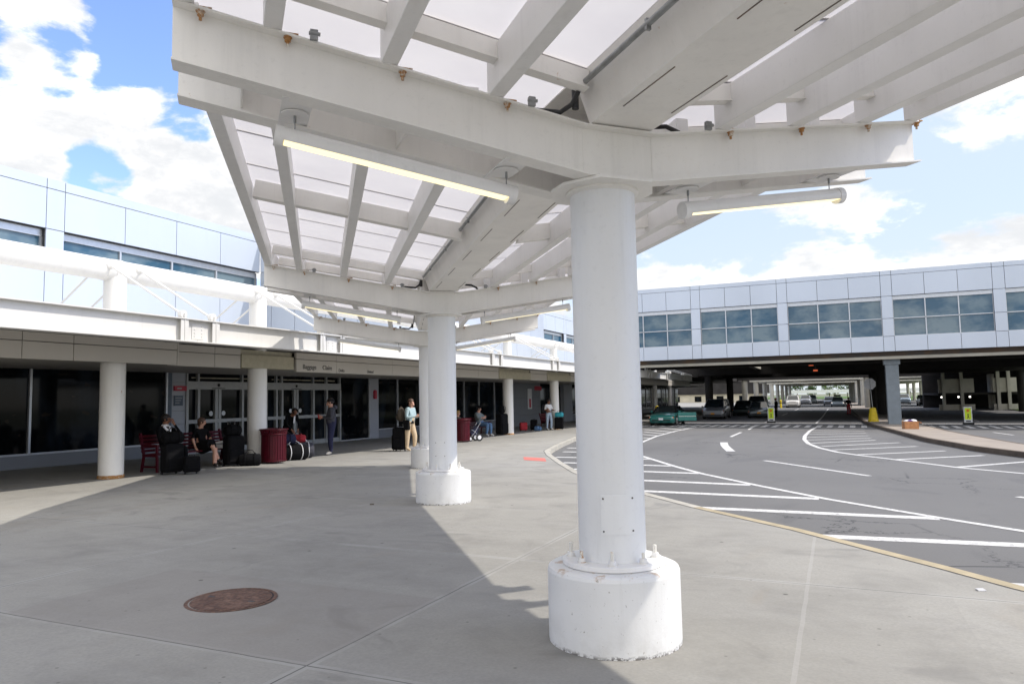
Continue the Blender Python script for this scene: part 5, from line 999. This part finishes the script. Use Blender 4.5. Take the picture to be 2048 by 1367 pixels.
def car(lb, x, y, rz, kind, paint, L_, Wd, H_, plate=None, top=None, lights=None, rack=None, door=False, parked='vehicles under the roadway', z=None):
    z0 = (g(x, y) - .15) if z is None else z; o = thing('car' if kind != 'suv' else 'sport_utility_vehicle', lb, 'car', (x, y, z0), rz, parked, local=True)
    st, (b0, b1, r0, r1) = PROF[kind]; hw = Wd / 2; b = MB(); rings = []
    for fy, zb, zt, wf in st:
        w = hw * wf; yy = fy * L_; zm = zb + (zt - zb) * .55
        rings.append([(-w * .9, yy, zb), (-w * .985, yy, zb + .07), (-w, yy, zm), (-w * .965, yy, zt - .05), (-w * .86, yy, zt - .005), (-w * .4, yy, zt + .025), (w * .4, yy, zt + .025), (w * .86, yy, zt - .005), (w * .965, yy, zt - .05), (w, yy, zm), (w * .985, yy, zb + .07), (w * .9, yy, zb)])
    loft(b, rings); b.build('body', paint, o)
    def zt_at(f):
        for i in range(len(st) - 1):
            if st[i][0] <= f <= st[i + 1][0]: t_ = (f - st[i][0]) / (st[i + 1][0] - st[i][0]); return st[i][2] * (1 - t_) + st[i + 1][2] * t_
        return st[-1][2]
    wb, wt = hw * .88, hw * .68; zb0, zb1 = zt_at(b0) - .01, zt_at(b1) - .01; zr = H_ - .035
    B = [(-wb, b0 * L_, zb0), (wb, b0 * L_, zb0), (wb, b1 * L_, zb1), (-wb, b1 * L_, zb1)]; T_ = [(-wt, r0 * L_, zr), (wt, r0 * L_, zr), (wt, r1 * L_, zr), (-wt, r1 * L_, zr)]
    b = MB(); b.hexa(B + T_); b.build('greenhouse_glass', 'carglass', o)
    b = MB(); tb = [(q[0] * 1.03, q[1], q[2]) for q in T_]; b.hexa(tb + [(-wt * .86, (r0 + .03) * L_, H_), (wt * .86, (r0 + .03) * L_, H_), (wt * .86, (r1 - .03) * L_, H_), (-wt * .86, (r1 - .03) * L_, H_)]); rf = b.build('roof', top or paint, o, bevel=.02)
    for i in range(4): b = MB(); b.bar(B[i], tb[i], .07, .05); b.build('pillar', top or paint, o)
    for f in (.42, .75) if kind != 'sedan' else (.48,):
        for s in (0, 1):
            p0 = V(*B[0]).lerp(V(*B[3]), f) if s == 0 else V(*B[1]).lerp(V(*B[2]), f); p1 = V(*tb[0]).lerp(V(*tb[3]), f) if s == 0 else V(*tb[1]).lerp(V(*tb[2]), f); b = MB(); b.bar(p0, p1, .03, .06); b.build('pillar', top or paint, o)
    for sx in (-1, 1):
        for fy in (-.315, .30):
            r_ = .33 if kind != 'suv' else .37; yy = fy * L_; xx = sx * (hw + .003)
            b = MB(); b.tube([(xx - sx * .02, yy, r_ + .02), (xx, yy, r_ + .02)], r_ + .055, 24); b.build('wheel_arch', 'undercar', o)
            b = MB(); b.tube([(xx - sx * .2, yy, r_), (xx + sx * .012, yy, r_)], r_, 26); w = b.build('wheel', 'tyre', o)
            b = MB(); b.tube([(xx, yy, r_), (xx + sx * .016, yy, r_)], r_ * .66, 20)
            for q in range(5): a = 6.2832 * q / 5; b.bar((xx + sx * .018, yy, r_), (xx + sx * .018, yy + r_ * .6 * math.cos(a), r_ + r_ * .6 * math.sin(a)), .02, .05, (1, 0, 0))
            b.build('rim', 'rim', w)
        zh = st[1][2] - .09; b = MB(); b.obox((sx * hw * .70, -.484 * L_, zh), (hw * .17, 0, 0), (0, .035, 0), (0, 0, .055)); b.build('headlight', lights or 'hl', o, bevel=.015)
        b = MB(); b.obox((sx * hw * .90, -.470 * L_, zh), (hw * .04, 0, 0), (0, .05, 0), (0, 0, .05)); b.build('indicator', 'amber', o)
        b = MB(); b.obox((sx * (hw + .09), b0 * L_ + .45, zt_at(b0) + .08), (.08, 0, 0), (0, .05, 0), (0, 0, .055)); b.build('mirror', paint, o, bevel=.02)
        b = MB(); b.obox((sx * hw * .78, .497 * L_, st[-1][2] - .06), (hw * .1, 0, 0), (0, .02, 0), (0, 0, .08)); b.build('tail_light', 'signred', o)
    b = MB(); b.obox((0, -.492 * L_, st[1][2] - .10), (hw * .48, 0, 0), (0, .03, 0), (0, 0, .06)); b.build('grille', 'undercar', o)
    b = MB(); b.obox((0, -.497 * L_, st[0][1] + .05), (hw * .70, 0, 0), (0, .03, 0), (0, 0, .035)); b.build('bumper_vent', 'undercar', o)
    b = MB(); b.box(-hw * .85, hw * .85, -.44 * L_, .44 * L_, .14, .26); b.build('underbody', 'undercar', o)
    if plate: b = MB(); b.obox((0, -.512 * L_, st[0][1] + .14), (.155, 0, 0), (0, .012, 0), (0, 0, .07)); b.build('number_plate', plate, o)
    if rack:
        b = MB(); b.obox((0, .02 * L_, H_ + .18), (wt * .8, 0, 0), (0, .55, 0), (0, 0, .14)); b.build('roof_load', 'black', o, bevel=.08)
    if door:
        a = R(72); h0 = V(hw * .99, -.20 * L_, 0); d = V(math.sin(a), math.cos(a) * 1, 0) * 1.28; n_ = V(math.cos(a), -math.sin(a), 0) * .035
        b = MB(); q = [h0, h0 + d, h0 + d + n_ * 2, h0 + n_ * 2]; b.hexa([v + V(0, 0, .30) for v in q] + [v + V(0, 0, .90) for v in q]); dr = b.build('open_door', paint, o, bevel=.02)
        b = MB(); b.bar(h0 + d * .04 + n_ * 2.1 + V(0, 0, .62), h0 + d * .98 + n_ * 2.1 + V(0, 0, .62), .012, .03); b.build('trim_strip', 'chrome', dr)
        b = MB(); b.bar(h0 - V(.02, 0, -.5) + V(0, .1, 0), h0 - V(.02, 0, -.5) + V(0, 1.2, 0), .02, .75); b.build('door_opening', 'undercar', o)
    return o
car('teal green car with a black soft top and its driver door wide open', -11.15, 52.95, 0, 'sedan', 'p_teal', 4.6, 1.82, 1.36, 'plate_w', 'black', door=True, parked=None)
car('silver minivan with an orange front plate parked left of the grey sedan', -9.7, 66.9, 0, 'van', 'p_silver', 4.9, 1.9, 1.72, 'plate_y')
car('grey sedan with an orange front plate parked beside the yellow crossing sign', -6.3, 69.5, R(4), 'sedan', 'p_grey', 4.75, 1.86, 1.44, 'plate_y')
car('black sport utility vehicle parked behind the grey sedan, its roof showing above', -7.4, 80, 0, 'suv', 'p_black', 4.9, 1.95, 1.92)
car('dark car in the gap between the silver minivan and the grey sedan', -8.35, 76, 0, 'sedan', 'p_dark', 4.6, 1.78, 1.5)
car('white vehicle driving towards the camera in the middle of the underpass', -5.75, 117.3, 0, 'suv', 'p_white', 4.8, 1.9, 1.82)
car('silver sport utility vehicle just behind and to the right of the white vehicle', -5.0, 146, 0, 'suv', 'p_silver', 4.7, 1.9, 1.7); car('dark grey car farthest back in the queue behind the silver vehicle', -4.2, 156, 0, 'suv', 'p_grey', 4.7, 1.9, 1.75)
car('silver car with glowing lamps and a black load on its roof', .35, 123.8, 0, 'sedan', 'p_blue', 4.7, 1.86, 1.5, None, None, 'headlamp', True); car('small grey car behind the one with the black roof load', -.9, 137, 0, 'sedan', 'p_silver', 4.6, 1.8, 1.5)
car('pale silver sport utility vehicle in the right roadway beyond the island', 10.9, 143.5, 0, 'suv', 'p_blue', 4.7, 1.95, 1.75); car('black car in the right roadway, partly hidden in deep shade', 12.6, 127.6, 0, 'suv', 'p_black', 5.2, 1.95, 1.65)

# ------------------------------------------------------------------ far end of the underpass
o = thing('viaduct', 'pale distant road bridge on pillars seen through the end of the underpass', 'bridge', (-5, 290, -1)); b = MB(); b.box(-60, 60, 288, 294, 1.5, 2.7); b.build('deck', 'white_clean', o)
for x in range(-56, 60, 8): b = MB(); b.box(x - .45, x + .45, 289, 293, -1.2, 1.49); b.build('pillar', 'concrete_lt', o)
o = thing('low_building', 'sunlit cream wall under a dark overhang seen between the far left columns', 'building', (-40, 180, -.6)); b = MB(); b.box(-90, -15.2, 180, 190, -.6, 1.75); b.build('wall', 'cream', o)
b = MB(); b.box(-90, -14.8, 179.5, 192, 1.76, 7.5); b.build('overhang', 'shade_dark', o)
for k in range(12): b = MB(); b.box(-78 + 5.2 * k, -76.4 + 5.2 * k, 179.93, 180.05, .0, 1.3); b.build('window', 'dglass', o)
random.seed(3)
def tree(x, y, h, r, lb, mat):
    z0 = g(x, y); o = thing('tree', lb, 'tree', (x, y, z0), 0, 'trees beyond the underpass'); b = MB(); b.tube([(x, y, z0), (x + .1, y, z0 + h * .35), (x - .1, y, z0 + h * .7)], [.22, .16, .08], 8)
    for k in range(5): a = k * 1.3; b.tube([(x, y, z0 + h * .4), (x + r * .6 * math.cos(a), y + r * .6 * math.sin(a), z0 + h * (.6 + .05 * k))], [.09, .03], 6)
    b.build('trunk', 'bark', o); b = MB()
    cl = [(V(random.gauss(0, .45) * r, random.gauss(0, .45) * r, h * .68 + random.gauss(0, .16) * h), random.uniform(.25, .5) * r) for _ in range(14)]
    for c, cr2 in cl:
        for _ in range(60):
            d = V(random.gauss(0, 1), random.gauss(0, 1), random.gauss(0, 1)).normalized(); q = V(x, y, z0) + c + d * cr2 * random.uniform(.6, 1.05); u = V(random.gauss(0, 1), random.gauss(0, 1), random.gauss(0, 1)).normalized() * .16; w = u.cross(d).normalized() * .13
            b.add([q - u - w, q + u - w, q + u + w, q - u + w], [(0, 1, 2, 3)])
    b.build('crown', mat, o)
tree(-14, 318, 6.5, 3.4, 'dark green tree rising left of centre above the distant road bridge', 'leaf'); tree(-2, 330, 6.0, 3.0, 'lighter tree to the right above the distant road bridge', 'leaf2'); tree(-8, 308, 5.2, 2.6, 'low bushy tree behind the middle pillar of the distant road bridge', 'leaf')
tree(5, 345, 6.4, 3.6, 'dark tree farthest right beyond the distant road bridge', 'leaf')
# small litter on the pavement
for i, (x, y, a) in enumerate(((1.05, 7.35, .3), (-6.9, 9.9, .1), (-2.2, 5.9, 1.2))):
    b = MB(); b.obox((x, y, g(x, y) + .008), (.03, .012, 0), (-.01, .02, .004), (0, 0, .004)); tag(b.build('litter', 'paper' if i != 1 else 'kerb_dark', None, org=(x, y, g(x, y))), ('white scrap of litter on the sunlit pavement near the kerb', 'brown leaf scrap on the pavement left of the middle pedestal', 'pale scrap of litter in the canopy shade left of the front pedestal')[i], 'litter')
